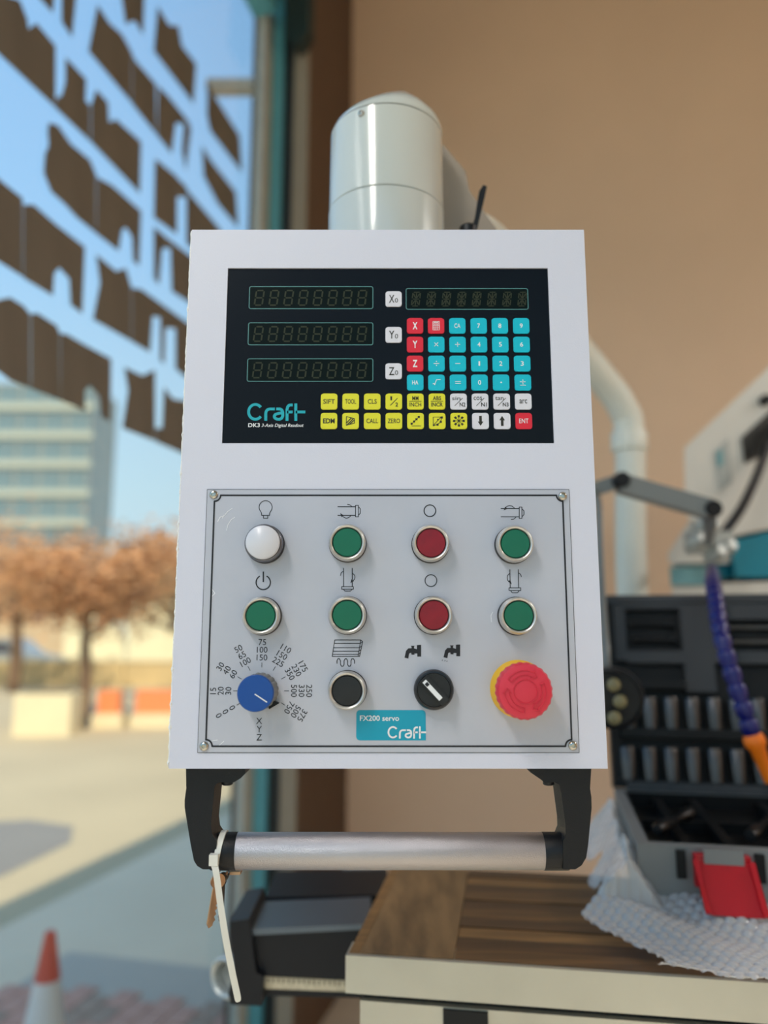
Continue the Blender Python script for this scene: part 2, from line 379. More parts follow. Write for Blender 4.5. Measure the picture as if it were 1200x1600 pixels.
# --- digital readout membrane
RY = PY + 0.0012
bm = bmesh.new(); box(bm, ((dx0 + dx1) / 2, RY + .0009, (dz0 + dz1) / 2), (dx1 - dx0 - .0003, .0018, dz1 - dz0 - .0003))
ro = tag(build('readout_panel', bm, M['membrane'], pend), 'glossy black membrane panel')
INK = RY - .0002
SEG = [((0, 1), (1, 1)), ((1, 1), (1, .5)), ((1, .5), (1, 0)), ((0, 0), (1, 0)), ((0, .5), (0, 0)), ((0, 1), (0, .5)), ((0, .5), (1, .5))]
SEG14 = SEG + [((.5, 1), (.5, .5)), ((.5, .5), (.5, 0)), ((.05, .95), (.45, .55)), ((.95, .95), (.55, .55)), ((.05, .05), (.45, .45)), ((.95, .05), (.55, .45))]
def display(a, b, c, d, alpha=False):
    p, q = pl(a, b, RY), pl(c, d, RY); w, h = q[0] - p[0], p[1] - q[1]; cx, cz = (p[0] + q[0]) / 2, (p[1] + q[1]) / 2
    bm = bmesh.new(); prism(bm, [(x, RY - .0001, z) for x, z in rrect(cx, cz, w, h, .0016)], (0, .0006, 0))
    D = build('display', bm, M['dispglass'], pend)
    bm = bmesh.new(); stroke(bm, rrect(cx, cz, w, h, .0016), .00062, INK, True); build('outline', bm, M['outline'], D)
    pitch = w * .9 / 8 if not alpha else w * .945 / 8
    gw, gh = w * .062, h * .66
    gme = None
    for i in range(8):
        ox = p[0] + w * .035 + pitch * (i + .06) * 1.055; oz = q[1] + h * .16
        bm = bmesh.new(); S = SEG14 if alpha else SEG
        for s0, s1 in S:
            f = lambda t: (t[0] * gw + t[1] * gh * .12, t[1] * gh)
            m0, m1 = Vector(f(s0)), Vector(f(s1)); dd = (m1 - m0).normalized() * .0007
            stroke(bm, [m0 + dd, m1 - dd], .00125 if not alpha else .0009, 0)
        me = bpy.data.meshes.new('digit')
        if gme is None: bm.to_mesh(me); gme = me
        bm.free()
        add_ob('digit', gme, M['segment'], D, (ox, RY - .00025, oz))
display(390.2, 448, 582.6, 482.5); display(388.6, 504.5, 582.6, 539); display(387.2, 560.7, 582.6, 596); display(634.5, 451, 825.3, 483.5, True)

# --- keys
KH = .0009; KY = RY - KH; KI = KY - .00012
kw = 25.6 * ppm(RY, 560)
kmesh = {}
def kpx(k): return k * ppm(RY, 600)
def key(x, y, colour, draw, lab=None):
    cx, cz = pl(x, y, KY)
    if colour not in kmesh:
        bm = bmesh.new(); prism(bm, [(a, KY - RY, b) for a, b in rrect(0, 0, kw, kw, .0021)], (0, KH, 0))
        ed = [e_ for e_ in bm.edges if all(abs(v.co.y - (KY - RY)) < 1e-6 for v in e_.verts)]
        bmesh.ops.bevel(bm, geom=ed, offset=.0004, segments=2, affect='EDGES')
        bmesh.ops.recalc_face_normals(bm, faces=bm.faces)
        me = bpy.data.meshes.new('key'); bm.to_mesh(me); bm.free(); kmesh[colour] = me
    K = add_ob('key', kmesh[colour], M[colour], pend, (cx, RY, cz))
    bm = bmesh.new(); draw(bm, cx, cz)
    if len(bm.verts): build('key_print', bm, M['inkw'] if colour in ('kred', 'kcyan') else M['inkd'], K)
    else: bm.free()
    return K
P1 = ppm(RY, 580)
def T(s, h, w=None, bold=.01, dx=0, dz=0): return lambda bm, cx, cz: text(bm, s, cx + dx * P1, cz + dz * P1, KI, h * P1, w * P1 if w else None, 0, bold)
def LN(*segs, w=1.2): 
    def f(bm, cx, cz):
        for s in segs: stroke(bm, [(cx + a * P1, cz + b * P1) for a, b in s], w * P1, KI)
    return f
def PG(*polys):
    def f(bm, cx, cz):
        for s in polys: fillpoly(bm, [(cx + a * P1, cz + b * P1) for a, b in s], KI)
    return f
def J(*fs):
    def f(bm, cx, cz):
        for q in fs: q(bm, cx, cz)
    return f
def sq(x, y, r, a=0): return [(x + r * math.cos(math.radians(a + 45 + 90 * i)), y + r * math.sin(math.radians(a + 45 + 90 * i))) for i in range(4)]
for (ch, y) in (('X', 467), ('Y', 523), ('Z', 580)):
    key(615, y, 'kwhite', J(T(ch, 13, 8.5, .01, -3), T('0', 7.5, 5, 0, 4.5, -2.5)))
colx = [[648.5, 681.4, 714.6, 748, 781, 814.4], [648.5, 681.7, 715, 748.4, 781.8, 815], [648.5, 682, 715.3, 748.9, 782.5, 816], [648.8, 682, 715.7, 749.3, 783, 817]]
rowy = [509, 538.2, 568, 597.6]
dot = lambda x, y, r: [(x + r * math.cos(PI * i / 4), y + r * math.sin(PI * i / 4)) for i in range(8)]
calc = J(LN([(-5, 7), (5, 7), (5, -7), (-5, -7), (-5, 7)], [(-5, 3), (5, 3)], [(-5, 0), (5, 0)], [(-5, -3.5), (5, -3.5)], [(-1.7, 3), (-1.7, -7)], [(1.7, 3), (1.7, -7)], w=.8), PG([(-3.6, 6), (3.6, 6), (3.6, 4.6), (-3.6, 4.6)]))
grid = [[('kred', T('X', 12, 7.5, .03)), ('kred', calc), ('kcyan', T('CA', 7.5, 9.5, .01)), ('kcyan', T('7', 7.5, 4.5, .02)), ('kcyan', T('8', 7.5, 4.8, .01)), ('kcyan', T('9', 7.5, 4.8, .01))],
        [('kred', T('Y', 12, 7.5, .03)), ('kcyan', LN([(-3, -3), (3, 3)], [(-3, 3), (3, -3)], w=1)), ('kcyan', LN([(-4, 0), (4, 0)], [(0, -4), (0, 4)], w=1)), ('kcyan', T('4', 7.5, 4.8, .01)), ('kcyan', T('5', 7.5, 4.8, .01)), ('kcyan', T('6', 7.5, 4.8, .01))],
        [('kred', T('Z', 12, 7.5, .03)), ('kcyan', J(LN([(-4.5, 0), (4.5, 0)], w=1), PG(dot(0, 3.4, .9), dot(0, -3.4, .9)))), ('kcyan', LN([(-4, 0), (4, 0)], w=1)), ('kcyan', T('1', 7.5, 2.6, .0)), ('kcyan', T('2', 7.5, 4.8, .01)), ('kcyan', T('3', 7.5, 4.8, .01))],
        [('kcyan', T('HA', 7, 9.5, .01)), ('kcyan', LN([(-6, -2.5), (-4, -1.5), (-2.8, -4), (0, 4.5), (6.5, 4.5)], w=1)), ('kcyan', LN([(-4.5, 1.5), (4.5, 1.5)], [(-4.5, -1.5), (4.5, -1.5)], w=1)), ('kcyan', T('0', 7.5, 4.8, .01)), ('kcyan', PG(dot(0, 0, 1.3))), ('kcyan', LN([(-4.5, 1), (4.5, 1)], [(0, -3), (0, 5)], [(-4.5, -4.5), (4.5, -4.5)], w=1))]]
for r in range(4):
    for c in range(6): key(colx[r][c], rowy[r], grid[r][c][0], grid[r][c][1])
def trig(a, b): return J(T(a, 5.6, 13 if len(a) == 3 else 11, .005, -3.5, 5), T(b, 6.6, 9, .02, 6, -5), LN([(-6, -7), (6.5, 5.5)], w=.9))
taper = J(LN([(-6.5, 7), (6, 3.5), (6, -3.5), (-6.5, -7), (-6.5, 7)], w=1.1), LN([(-6, -3), (1, 4.5)], [(-5, -6), (4.5, 3.8)], [(-1.5, -5.2), (6, 1.5)], w=1.6))
stairs = J(PG(*[sq(-6 + 3.7 * i, -4.5 + 3.6 * i, 2.3) for i in range(4)]), LN([(-6, -8), (8, -8)], [(-6, -5), (6, 7)], w=.9))
arcs = J(LN([(-6, 6), (6, 6), (-6, -7), (-6, 6)], [(-6, -7), (0, -6), (5, -2), (7, 5)], w=.9), PG(sq(7, 5.5, 2.3), sq(5.5, -1.5, 2.3), sq(0.5, -6, 2.3), sq(-5.5, -7, 1.8), sq(1, 2, 1.4)))
flake = J(PG(*[sq(7.3 * math.cos(PI / 4 * i), 7.3 * math.sin(PI / 4 * i), 2.4, 45 * i) for i in range(8)]), LN(*[[(0, 0), (7 * math.cos(PI / 4 * i), 7 * math.sin(PI / 4 * i))] for i in range(8)], w=.9))
dn = PG([(-2, 8), (2, 8), (2, -1), (4.3, -1), (0, -8), (-4.3, -1), (-2, -1)]); up = PG([(-2, -8), (-2, 1), (-4.3, 1), (0, 8), (4.3, 1), (2, 1), (2, -8)])
r5 = [('kyel', T('SIFT', 7.5, 18)), ('kyel', T('TOOL', 7.5, 17)), ('kyel', T('CLS', 7.5, 14)), ('kyel', J(T('1', 6.5, 2.6, .0, -4, 5), T('2', 6.5, 4.2, .02, 4.5, -5), LN([(-5.5, -6.5), (5.5, 5)], w=1))),
      ('kyel', J(T('MM', 6.5, 9.5, .015, 0, 5.2), T('INCH', 6.5, 18, .015, 0, -5), LN([(-9.5, 0.2), (9.5, 0.2)], w=.9))), ('kyel', J(T('ABS', 6.5, 13, .02, 0, 5.2), T('INCR', 6.5, 18, .02, 0, -5), LN([(-9.5, 0.2), (9.5, 0.2)], w=.9))),
      ('kwhite', trig('sin', 'N2')), ('kwhite', trig('cos', 'N1')), ('kwhite', trig('tan', 'N3')), ('kwhite', T('arc', 6.6, 12, .005))]
r6 = [('kyel', T('EDM', 8, 18, .03)), ('kyel', taper), ('kyel', T('CALL', 7.5, 18)), ('kyel', T('ZERO', 7.5, 19)), ('kyel', stairs), ('kyel', arcs), ('kyel', flake), ('kwhite', dn), ('kwhite', up), ('kred', T('ENT', 7.5, 14.5))]
for i in range(10):
    key(514.2 + 33.71 * i, 627.3, *r5[i]); key(513.9 + 33.84 * i, 657.7, *r6[i])

# --- lettering on the membrane
def logo(name, m, parent, Y, ox, oy, sx_, sy_, sw):     # ox, oy pixel of logo's top left corner; source grid 150..985 x 180..440
    f = lambda pts: [pl(ox + (x - 150) * sx_, oy + (y - 180) * sy_, Y) for x, y in pts]
    w = sw * ppm(Y, oy); bm = bmesh.new()
    stroke(bm, f(arc(268, 310, 98, 38, 322, 24, 107)), w, Y)
    stroke(bm, f([(417, 438), (417, 335), (424, 300), (445, 277), (475, 268), (548, 268)]), w, Y)
    stroke(bm, f([(568, 268), (625, 268), (652, 285), (662, 315), (662, 370), (650, 400), (615, 418), (575, 414), (545, 395), (540, 370), (556, 346), (600, 333), (655, 322)]), w, Y)
    stroke(bm, f([(724, 440), (724, 275), (733, 235), (758, 212), (806, 210)]), w, Y); stroke(bm, f([(724, 312), (806, 312)]), w, Y)
    stroke(bm, f([(850, 188), (850, 440)]), w, Y); stroke(bm, f([(850, 312), (988, 312)]), w, Y)
    return build(name, bm, m, parent)
logo('logo', M['inkteal'], ro, INK, 386.3, 629.5, .1083, .1083, 4.5)
bm = bmesh.new(); a = pl(397, 664.3, INK); text(bm, 'DK3', a[0], a[1], INK, 6.4 * P1, 18 * P1, 0, .02)
a = pl(441.5, 665.3, INK); text(bm, '3-Axis Digital Readout', a[0], a[1], INK, 7.0 * P1, 65 * P1, 0, .008, .25); build('lettering', bm, M['inkw'], ro)

# --- lower control plate
GY = PY - .001
GT = [pl(325.5, 764.5, GY), pl(887.4, 766, GY), pl(906, 1175, GY), pl(307.5, 1176, GY)]
gx0 = (GT[0][0] + GT[3][0]) / 2; gx1 = (GT[1][0] + GT[2][0]) / 2; gz1 = (GT[0][1] + GT[1][1]) / 2; gz0 = (GT[2][1] + GT[3][1]) / 2
bm = bmesh.new(); box(bm, ((gx0 + gx1) / 2, GY + .0005, (gz0 + gz1) / 2), (gx1 - gx0, .001, gz1 - gz0))
gp = tag(build('control_plate', bm, M['plate'], pend), 'silver printed control plate')
bm = bmesh.new(); stroke(bm, [(gx0 - .0002, gz0 - .0002), (gx1 + .0002, gz0 - .0002), (gx1 + .0002, gz1 + .0002), (gx0 - .0002, gz1 + .0002)], .0006, PY - .0004, True); build('plate_edge', bm, M['ink'], gp)
GI = GY - .0002
G1 = ppm(GY, 960)
ix0 = (pl(336.5, 773, GY)[0] + pl(320.5, 1165, GY)[0]) / 2; ix1 = (pl(878, 776, GY)[0] + pl(894.5, 1166, GY)[0]) / 2
iz1 = pl(600, 774, GY)[1]; iz0 = pl(600, 1166, GY)[1]; cr_ = .0048
bor = []
for (cx, cz, s, t0, t1) in ((ix0, iz1, 0, 270, 360), (ix1, iz1, 1, 180, 270), (ix1, iz0, 2, 90, 180), (ix0, iz0, 3, 0, 90)):
    for i in range(9):
        a = math.radians(t0 + (t1 - t0) * i / 8); bor.append((cx + cr_ * math.cos(a), cz + cr_ * math.sin(a)))
bm = bmesh.new(); stroke(bm, bor, .0013, GI, True); build('border_line', bm, M['ink'], gp)
for x, y in ((334, 773), (879, 775.5), (319, 1166), (895, 1165)):
    c = pl(x, y, GY); bm = bmesh.new()
    lathe(bm, [(.0036, 0), (.0036, .0006), (.0032, .0014), (.0023, .002), (.0014, .0022), (.0013, .0012), (.0, .0012)], (c[0], GY, c[1]), n=20); build('screw', bm, M['screw'], gp, 30)
def sym(draw, m='ink'):
    bm = bmesh.new(); draw(bm); return build('symbol', bm, M[m], gp)
def S(bm, pts, w=1.0, closed=False): stroke(bm, [pl(x, y, GI) for x, y in pts], w * 1.25 * G1, GI, closed)
def Fp(bm, pts): fillpoly(bm, [pl(x, y, GI) for x, y in pts], GI)
def d_bulb(bm):
    S(bm, [(408.7, 805.3), (408.6, 802)] + [(415 + 10.2 * math.cos(math.radians(a)), 792.5 - 10.2 * math.sin(math.radians(a))) for a in range(222, -43, -12)] + [(421.2, 802), (421, 805.3)], .9, True)
    S(bm, [(411.7, 805.3), (411.7, 809.8), (418.2, 809.8), (418.2, 805.3)], .9)
def d_mh1(bm):
    S(bm, [(527.5, 791.7), (555, 791.7)]); S(bm, [(527.5, 805.3), (555, 805.3)]); S(bm, [(555.5, 789.5), (560, 789.5), (560, 807.5), (555.5, 807.5)], .9, True)
    S(bm, [(560, 791.5), (563, 795), (563, 801.7), (560, 805.3)], .9); S(bm, [(542.5, 788), (547, 789), (550, 791.7)], .9); S(bm, [(548, 806), (545, 808.6), (541, 809.7), (537, 808), (534, 805)], .9); Fp(bm, [(531.5, 801.5), (537, 805.2), (533.5, 808)])
def d_mh2(bm):
    S(bm, [(782.5, 794.5), (811, 794.5)]); S(bm, [(782.5, 807.5), (811, 807.5)]); S(bm, [(811.3, 792.2), (815.5, 792.2), (815.5, 810), (811.3, 810)], .9, True)
    S(bm, [(815.5, 795), (818.7, 798.3), (818.7, 804), (815.5, 807.5)], .9); S(bm, [(804, 794), (800.5, 791), (796.5, 790), (792.5, 791), (789, 794)], .9); Fp(bm, [(787, 797.5), (789.5, 791.5), (792.5, 795)]); S(bm, [(798.3, 811.7), (803, 811), (806.3, 808)], .9)
def d_o1(bm): S(bm, arc(671.7, 798, 9.1, 0, 350, 35), 1.25, True)
def d_o2(bm): S(bm, arc(673.3, 907.2, 9.2, 0, 350, 35), 1.1, True)
def d_pow(bm): S(bm, arc(411.3, 910, 11.2, 118, 422, 30), 1.5); S(bm, [(411.5, 893), (411.4, 909.5)], 1.7)
def d_mv1(bm):
    S(bm, [(536.7, 887.5), (536.7, 916.7)]); S(bm, [(550.3, 887.5), (550.3, 916.7)]); S(bm, [(533.8, 916.7), (552.2, 916.7), (552.2, 920.6), (533.8, 920.6)], .9, True); S(bm, [(536.7, 921), (539, 923.5), (547.5, 923.5), (550, 921)], .9)
    S(bm, [(532, 899.7), (533.2, 894.8), (536.7, 892.5)], .9); S(bm, [(551, 896), (553.9, 898.6), (554.7, 901.7), (553.8, 905), (551.7, 907.5)], .9); Fp(bm, [(547.3, 911), (549.3, 905), (553.2, 908)])
def d_mv2(bm):
    S(bm, [(796.7, 889.7), (797.2, 918.5)]); S(bm, [(810, 889.7), (810.4, 918.5)]); S(bm, [(795.3, 918.5), (813.7, 918.5), (813.7, 922.6), (795.3, 922.6)], .9, True); S(bm, [(798, 923), (800, 926), (808.7, 926), (811, 923)], .9)
    S(bm, [(796, 896), (793.2, 899), (792.5, 902.5), (793, 906), (795, 909)], .9); Fp(bm, [(793.3, 908), (800, 913.5), (797.2, 906.5)]); S(bm, [(810.3, 895), (813.5, 897.5), (814.7, 901.7)], .9)
def d_heat(bm):
    S(bm, [(523, 1000), (563.6, 1000), (559.4, 1025.6), (519, 1025.6)], .9, True); S(bm, [(563.6, 1000), (566.6, 1002.4), (561.8, 1025.6), (559.4, 1025.6)], .9)
    for a, b, y in ((522.4, 563, 1005.4), (521, 561.8, 1012), (519.8, 560.6, 1017.6), (519.2, 559.8, 1022.4)): S(bm, [(a, y), (b, y), (b + 3, y - 2.4)], .8)
    S(bm, [(500 + x / 5, 980 + y / 5) for x, y in ((133, 285), (133, 262), (140, 247), (150, 245), (160, 262), (160, 290), (168, 305), (180, 305), (188, 290), (188, 262), (196, 247), (208, 247), (215, 262), (215, 290), (223, 305), (235, 305), (242, 290), (242, 262), (249, 247), (262, 247), (270, 262), (270, 285))], 1.0)
TAP = [(660, 238), (672, 185), (690, 165), (715, 165), (715, 152), (708, 145), (740, 145), (735, 152), (735, 165), (757, 172), (757, 140), (790, 138), (790, 230), (760, 230), (760, 205), (738, 205), (738, 215), (715, 215), (712, 200), (697, 205), (690, 245)]
def d_tap(bm): Fp(bm, [(500 + x / 5, 980 + y / 5) for x, y in TAP])
def d_tap2(bm):
    Fp(bm, [(500 + (x + 305) / 5, 980 + (y - 3) / 5) for x, y in TAP])
    for x, y in ((953, 257), (974, 260), (990, 264)): Fp(bm, [(500 + (x + a) / 5, 980 + (y + b) / 5) for a, b in ((-3, 6), (4, -6), (6, 4))])
for d in (d_bulb, d_mh1, d_o1, d_mh2, d_pow, d_mv1, d_o2, d_mv2, d_heat, d_tap, d_tap2): sym(d)
M['scuff'] = mat('scuff_white', rgb(236, 238, 244), .5)
for pts in ([(340, 815), (344, 808), (350, 806), (356, 799), (363, 794)], [(354, 829), (356, 820), (361, 812), (367, 808)], [(347, 810), (350, 805)], [(330, 919), (336, 927), (329, 934)], [(770, 956), (767, 962), (768, 972)], [(322, 1163), (330, 1158), (340, 1156)], [(341, 1166), (350, 1158)]):
    bm = bmesh.new(); S(bm, pts, .8); build('scuff', bm, M['scuff'], gp)
# dial scale around the feed knob
kc = (408, 1079.5); kcp = pl(kc[0], kc[1], GI)
SCL = [(210, '0', '0', '0'), (180, '30', '20', '15'), (150, '60', '40', '30'), (120, '100', '65', '50'), (90, '150', '100', '75'), (60, '225', '150', '110'), (30, '350', '230', '175'), (0, '500', '330', '250'), (-30, '750', '500', '375')]
for a, *tx in SCL:
    bm = bmesh.new(); ca, sa = math.cos(math.radians(a)), math.sin(math.radians(a)); g = ppm(GI, 1080)
    stroke(bm, [(kcp[0] + 36 * g * ca, kcp[1] + 36 * g * sa), (kcp[0] + 43.5 * g * ca, kcp[1] + 43.5 * g * sa)], .8 * g, GI)
    for s, r in zip(tx, (51.3, 63.2, 75)):
        text(bm, s, kcp[0] + r * g * ca, kcp[1] + r * g * sa, GI, 9.2 * g, None, math.radians(a - 90), 0.0)
    build('dial_number', bm, M['ink'], gp)
for s, y in (('X', 1126.5), ('Y', 1139.3), ('Z', 1152)):
    bm = bmesh.new(); p = pl(405, y, GI); text(bm, s, p[0], p[1], GI, 9.2 * G1); build('axis_letter', bm, M['ink'], gp)
# teal sticker
a = pl(556.8, 1109.5, GY); b = pl(665.5, 1156.8, GY); r = .0028; sp = []
for cx, cz, a0 in ((b[0] - r, a[1] - r, 0), (a[0] + r, a[1] - r, 90), (a[0] + r, b[1] + r, 180)):
    sp += [(cx + r * math.cos(math.radians(a0 + 15 * i)), cz + r * math.sin(math.radians(a0 + 15 * i))) for i in range(7)]
sp.append((b[0], b[1]))
bm = bmesh.new(); prism(bm, [(x, GY - .0002, z) for x, z in sp], (0, .0002, 0)); stk = tag(build('sticker', bm, M['sticker'], pend), 'teal model sticker')
bm = bmesh.new(); p = pl(593, 1122, GY); text(bm, 'FX200 servo', p[0], p[1], GY - .0004, 8.2 * G1, 60 * G1, 0, .015); build('lettering', bm, M['inkw'], stk)
logo('logo', M['inkw'], stk, GY - .0004, 605.5, 1134.2, .0722, .0765, 2.7)

# --- push buttons
def button(x, y, capm, tall=0.0125, kind='std', lab=None):
    p = at(x, y, GY - tall); c = Vector((p.x, GY, p.z))
    if kind == 'std':
        bm = bmesh.new(); lathe(bm, [(.0148, 0), (.0148, .0035), (.0140, .0040), (.0140, .0045)], c, n=48); B = build('push_button', bm, M['darkring'], pend, 35); tag(B, lab)
        bm = bmesh.new(); lathe(bm, [(.0135, .003), (.0143, .0045), (.0143, .0100), (.0139, .0118), (.0128, .0128), (.0119, .0125), (.0115, .0115), (.0115, .0060)], c, n=56, cap=False); build('bezel', bm, M['chrome'], B, 50)
        bm = bmesh.new(); lathe(bm, [(.0110, .0060), (.0110, .0110), (.0106, .01155), (.0, .0117)], c, n=48); build('cap', bm, M[capm], B, 40)
        bm = bmesh.new(); lathe(bm, [(.01155, .006), (.01155, .0095), (.0109, .0095), (.0109, .006)], c, n=40); build('gap_ring', bm, M['darkring'], B)
    else:
        bm = bmesh.new(); lathe(bm, [(.0152, 0), (.0152, .0040), (.0146, .005)], c, n=48); B = build('push_button', bm, M['darkring'], pend, 35); tag(B, lab)
        bm = bmesh.new(); lathe(bm, [(.0140, .004), (.0147, .0060), (.0147, .0098), (.0139, .0112), (.0130, .0116)], c, n=56, cap=False); build('bezel', bm, M['steelring'], B, 50)
        bm = bmesh.new(); lathe(bm, [(.0131, .0100), (.0130, .0150), (.0122, .0160), (.0, .0164)], c, n=48); build('lens', bm, M[capm], B, 50)
        bm = bmesh.new(); lathe(bm, [(.0135, .0100), (.0135, .0122), (.0131, .0122)], c, n=48, cap=False); build('gap_ring', bm, M['darkring'], B)
button(410, 847, 'bwhite', .0155, 'lamp', 'white round lamp button')
for x, y, m, l in ((542.3, 847, 'bgreen', 'green push button'), (673.7, 848, 'bred', 'red push button'), (805.7, 849, 'bgreen', 'green push button'), (406.8, 962, 'bgreen', 'green push button'), (542.3, 961, 'bgreen', 'green push button'), (678, 961, 'bred', 'red push button'), (811, 962, 'bgreen', 'green push button'), (542, 1079.5, 'bblack', 'black push button')):
    button(x, y, m, .0125, 'std', l)
# selector switch
p = at(678.5, 1078.5, GY - .012); c = Vector((p.x, GY, p.z))
bm = bmesh.new(); lathe(bm, [(.0146, 0), (.0150, .002), (.0150, .0075), (.0140, .0095), (.0126, .0098), (.0122, .0085), (.0, .0085)], c, n=56); SW = tag(build('selector_switch', bm, M['bblack'], pend, 40), 'black rotary selector with white pointer')
ang = math.atan2(-(1092.2 - 1064.7), 688.7 - 662.9); Rl = Matrix.Rotation(-ang, 3, 'Y')
bm = bmesh.new(); box(bm, c + Vector((0, -.0108, 0)), (.0242, .008, .0074), R=Rl); bevel(bm, .0009); lv = build('lever', bm, M['bblack'], SW, 40)
Rd = Vector((math.cos(ang), 0, math.sin(ang)))
mid = at(675.8, 1078.4, GY - .015); 
bm = bmesh.new(); box(bm, (mid.x, GY - .0149, mid.z), (.0180, .0004, .0034), R=Rl); build('pointer', bm, M['inkw'], SW)
q = Vector((mid.x, GY - .0152, mid.z)) - Rd * .0058; bm = bmesh.new(); box(bm, q, (.0027, .0003, .0026), R=Rl); build('pointer_mark', bm, M['ink'], SW)
# feed override knob
p = at(398.5, 1083.5, GY - .024); c = Vector((p.x, GY, p.z))
bm = bmesh.new(); n = 60
prof = [(.0140, .0), (.0136, .004), (.0132, .016), (.0130, .0195)]
lathe(bm, prof, c, n=n)
for i, v in enumerate(bm.verts):
    if (i % n) % 3 == 0:
        d = v.co - c; d.y = 0
        if d.length > .005: v.co -= d.normalized() * .0006
KN = tag(build('feed_knob', bm, M['kgrey'], pend, 25), 'grey fluted knob with blue cap')
bm = bmesh.new(); lathe(bm, [(.0133, .0190), (.0134, .0225), (.0128, .0236), (.0, .0238)], c, n=56); build('cap', bm, M['blue'], KN, 40)
a0 = at(398, 1084.5, GY - .0241); a1 = at(417.2, 1097.3, GY - .0241); bm = bmesh.new(); stroke(bm, [(a0.x, a0.z), (a1.x, a1.z)], .0008, GY - .0241); build('index_line', bm, M['inkw'], KN)
t0 = at(433, 1100, GY - .004); bm = bmesh.new(); prism(bm, [t0 + Vector(v) for v in ((-.008, 0, .005), (.0015, 0, .0005), (-.006, 0, -.004))], (0, .004, 0)); build('pointer', bm, M['blackpl'], KN)
# emergency stop
p = at(821, 1080.5, GY - .030); c = Vector((p.x, GY, p.z))
bm = bmesh.new(); lathe(bm, [(.0216, 0), (.0216, .005), (.0203, .0085), (.0194, .0165)], c, n=56); ES = tag(build('emergency_stop', bm, M['yellow'], pend, 40), 'red mushroom stop button on yellow collar')
bm = bmesh.new(); n = 96; lathe(bm, [(.0120, .014), (.0190, .0165), (.0206, .0185), (.0206, .0262), (.0190, .0292), (.0160, .0302), (.0, .0306)], c, n=n)
for i, v in enumerate(bm.verts):
    d = v.co - c; h = -d.y; d.y = 0
    if d.length > .0195 and (i % n) % 4 < 2: v.co -= d.normalized() * .0005
mush = build('mushroom', bm, M['estop'], ES, 30)
def ridge(bm, pts, w, Y0, h):
    for a, b in zip(pts, pts[1:]):
        d = Vector((b[0] - a[0], 0, b[1] - a[1])); L = d.length; d.normalize(); nn = Vector((-d.z, 0, d.x)) * w / 2; A = Vector((a[0], Y0, a[1])) - d * .0001; B_ = Vector((b[0], Y0, b[1])) + d * .0001
        hexa(bm, [A - nn, B_ - nn, B_ + nn, A + nn] + [q + Vector((0, -h, 0)) for q in (A - nn * .5, B_ - nn * .5, B_ + nn * .5, A + nn * .5)])
YR = GY - .0304
bm = bmesh.new(); ridge(bm, [(c.x + .0085 * math.cos(2 * PI * i / 40), c.z + .0085 * math.sin(2 * PI * i / 40)) for i in range(41)], .0009, YR, .0007); build('relief_ring', bm, M['estop'], mush)
for s in (95, 215, 335):
    bm = bmesh.new()
    A = [(math.radians(s - 72 * i / 12)) for i in range(13)]
    ridge(bm, [(c.x + .0150 * math.cos(t), c.z + .0150 * math.sin(t)) for t in [math.radians(s + 50)] + [math.radians(s + 50 - 80 * i / 12) for i in range(13)]], .0008, YR + .0003, .0008)
    ridge(bm, [(c.x + .0118 * math.cos(t), c.z + .0118 * math.sin(t)) for t in [math.radians(s + 50 - 80 * i / 12) for i in range(13)]], .0008, YR, .0008)
    e0, e1 = math.radians(s + 50), math.radians(s - 30); tip = math.radians(s - 44)
    ridge(bm, [(c.x + .0150 * math.cos(e0), c.z + .0150 * math.sin(e0)), (c.x + .0118 * math.cos(e0), c.z + .0118 * math.sin(e0))], .0008, YR, .0008)
    ridge(bm, [(c.x + .0150 * math.cos(e1), c.z + .0150 * math.sin(e1)), (c.x + .0166 * math.cos(e1), c.z + .0166 * math.sin(e1)), (c.x + .0134 * math.cos(tip), c.z + .0134 * math.sin(tip)), (c.x + .0104 * math.cos(e1), c.z + .0104 * math.sin(e1)), (c.x + .0118 * math.cos(e1), c.z + .0118 * math.sin(e1))], .0008, YR, .0008)
    build('relief_arrow', bm, M['estop'], mush)

# --- handle
HY = PY + .028
ha = at(366, 1329.5, HY); hb = at(852, 1329.5, HY); HRr = 28.5 * ppm(HY - .014, 1330)
bm = bmesh.new(); lathe(bm, [(HRr * .96, -.004), (HRr * .96, 0), (HRr * .985, .0006), (HRr * .985, (hb - ha).length - .0006), (HRr * .96, (hb - ha).length), (HRr * .96, (hb - ha).length + .004)], ha, (1, 0, 0), 56)
hd = tag(build('handle', bm, M['alu'], pend, 40), 'brushed silver handle tube')
LB = [(290.5, 1199), (384, 1199), (383, 1209), (376, 1216), (366, 1222), (361, 1223.5), (345, 1222), (339, 1224), (335.5, 1228), (329.5, 1288), (331.5, 1304), (338, 1314)]
LB2 = [(338, 1358.5), (317, 1358.5), (308, 1353), (303, 1345), (298, 1320), (288.5, 1262), (288.5, 1250), (291, 1232)]
RB = [(924, 1199), (826, 1199), (829, 1207), (845, 1218), (852, 1224), (866, 1222), (874, 1226), (877, 1240), (883.5, 1288), (884, 1304), (880, 1314)]
RB2 = [(880, 1358.5), (899, 1358.5), (909, 1352), (916, 1340), (919, 1320), (924.5, 1262), (924, 1245), (922, 1232)]
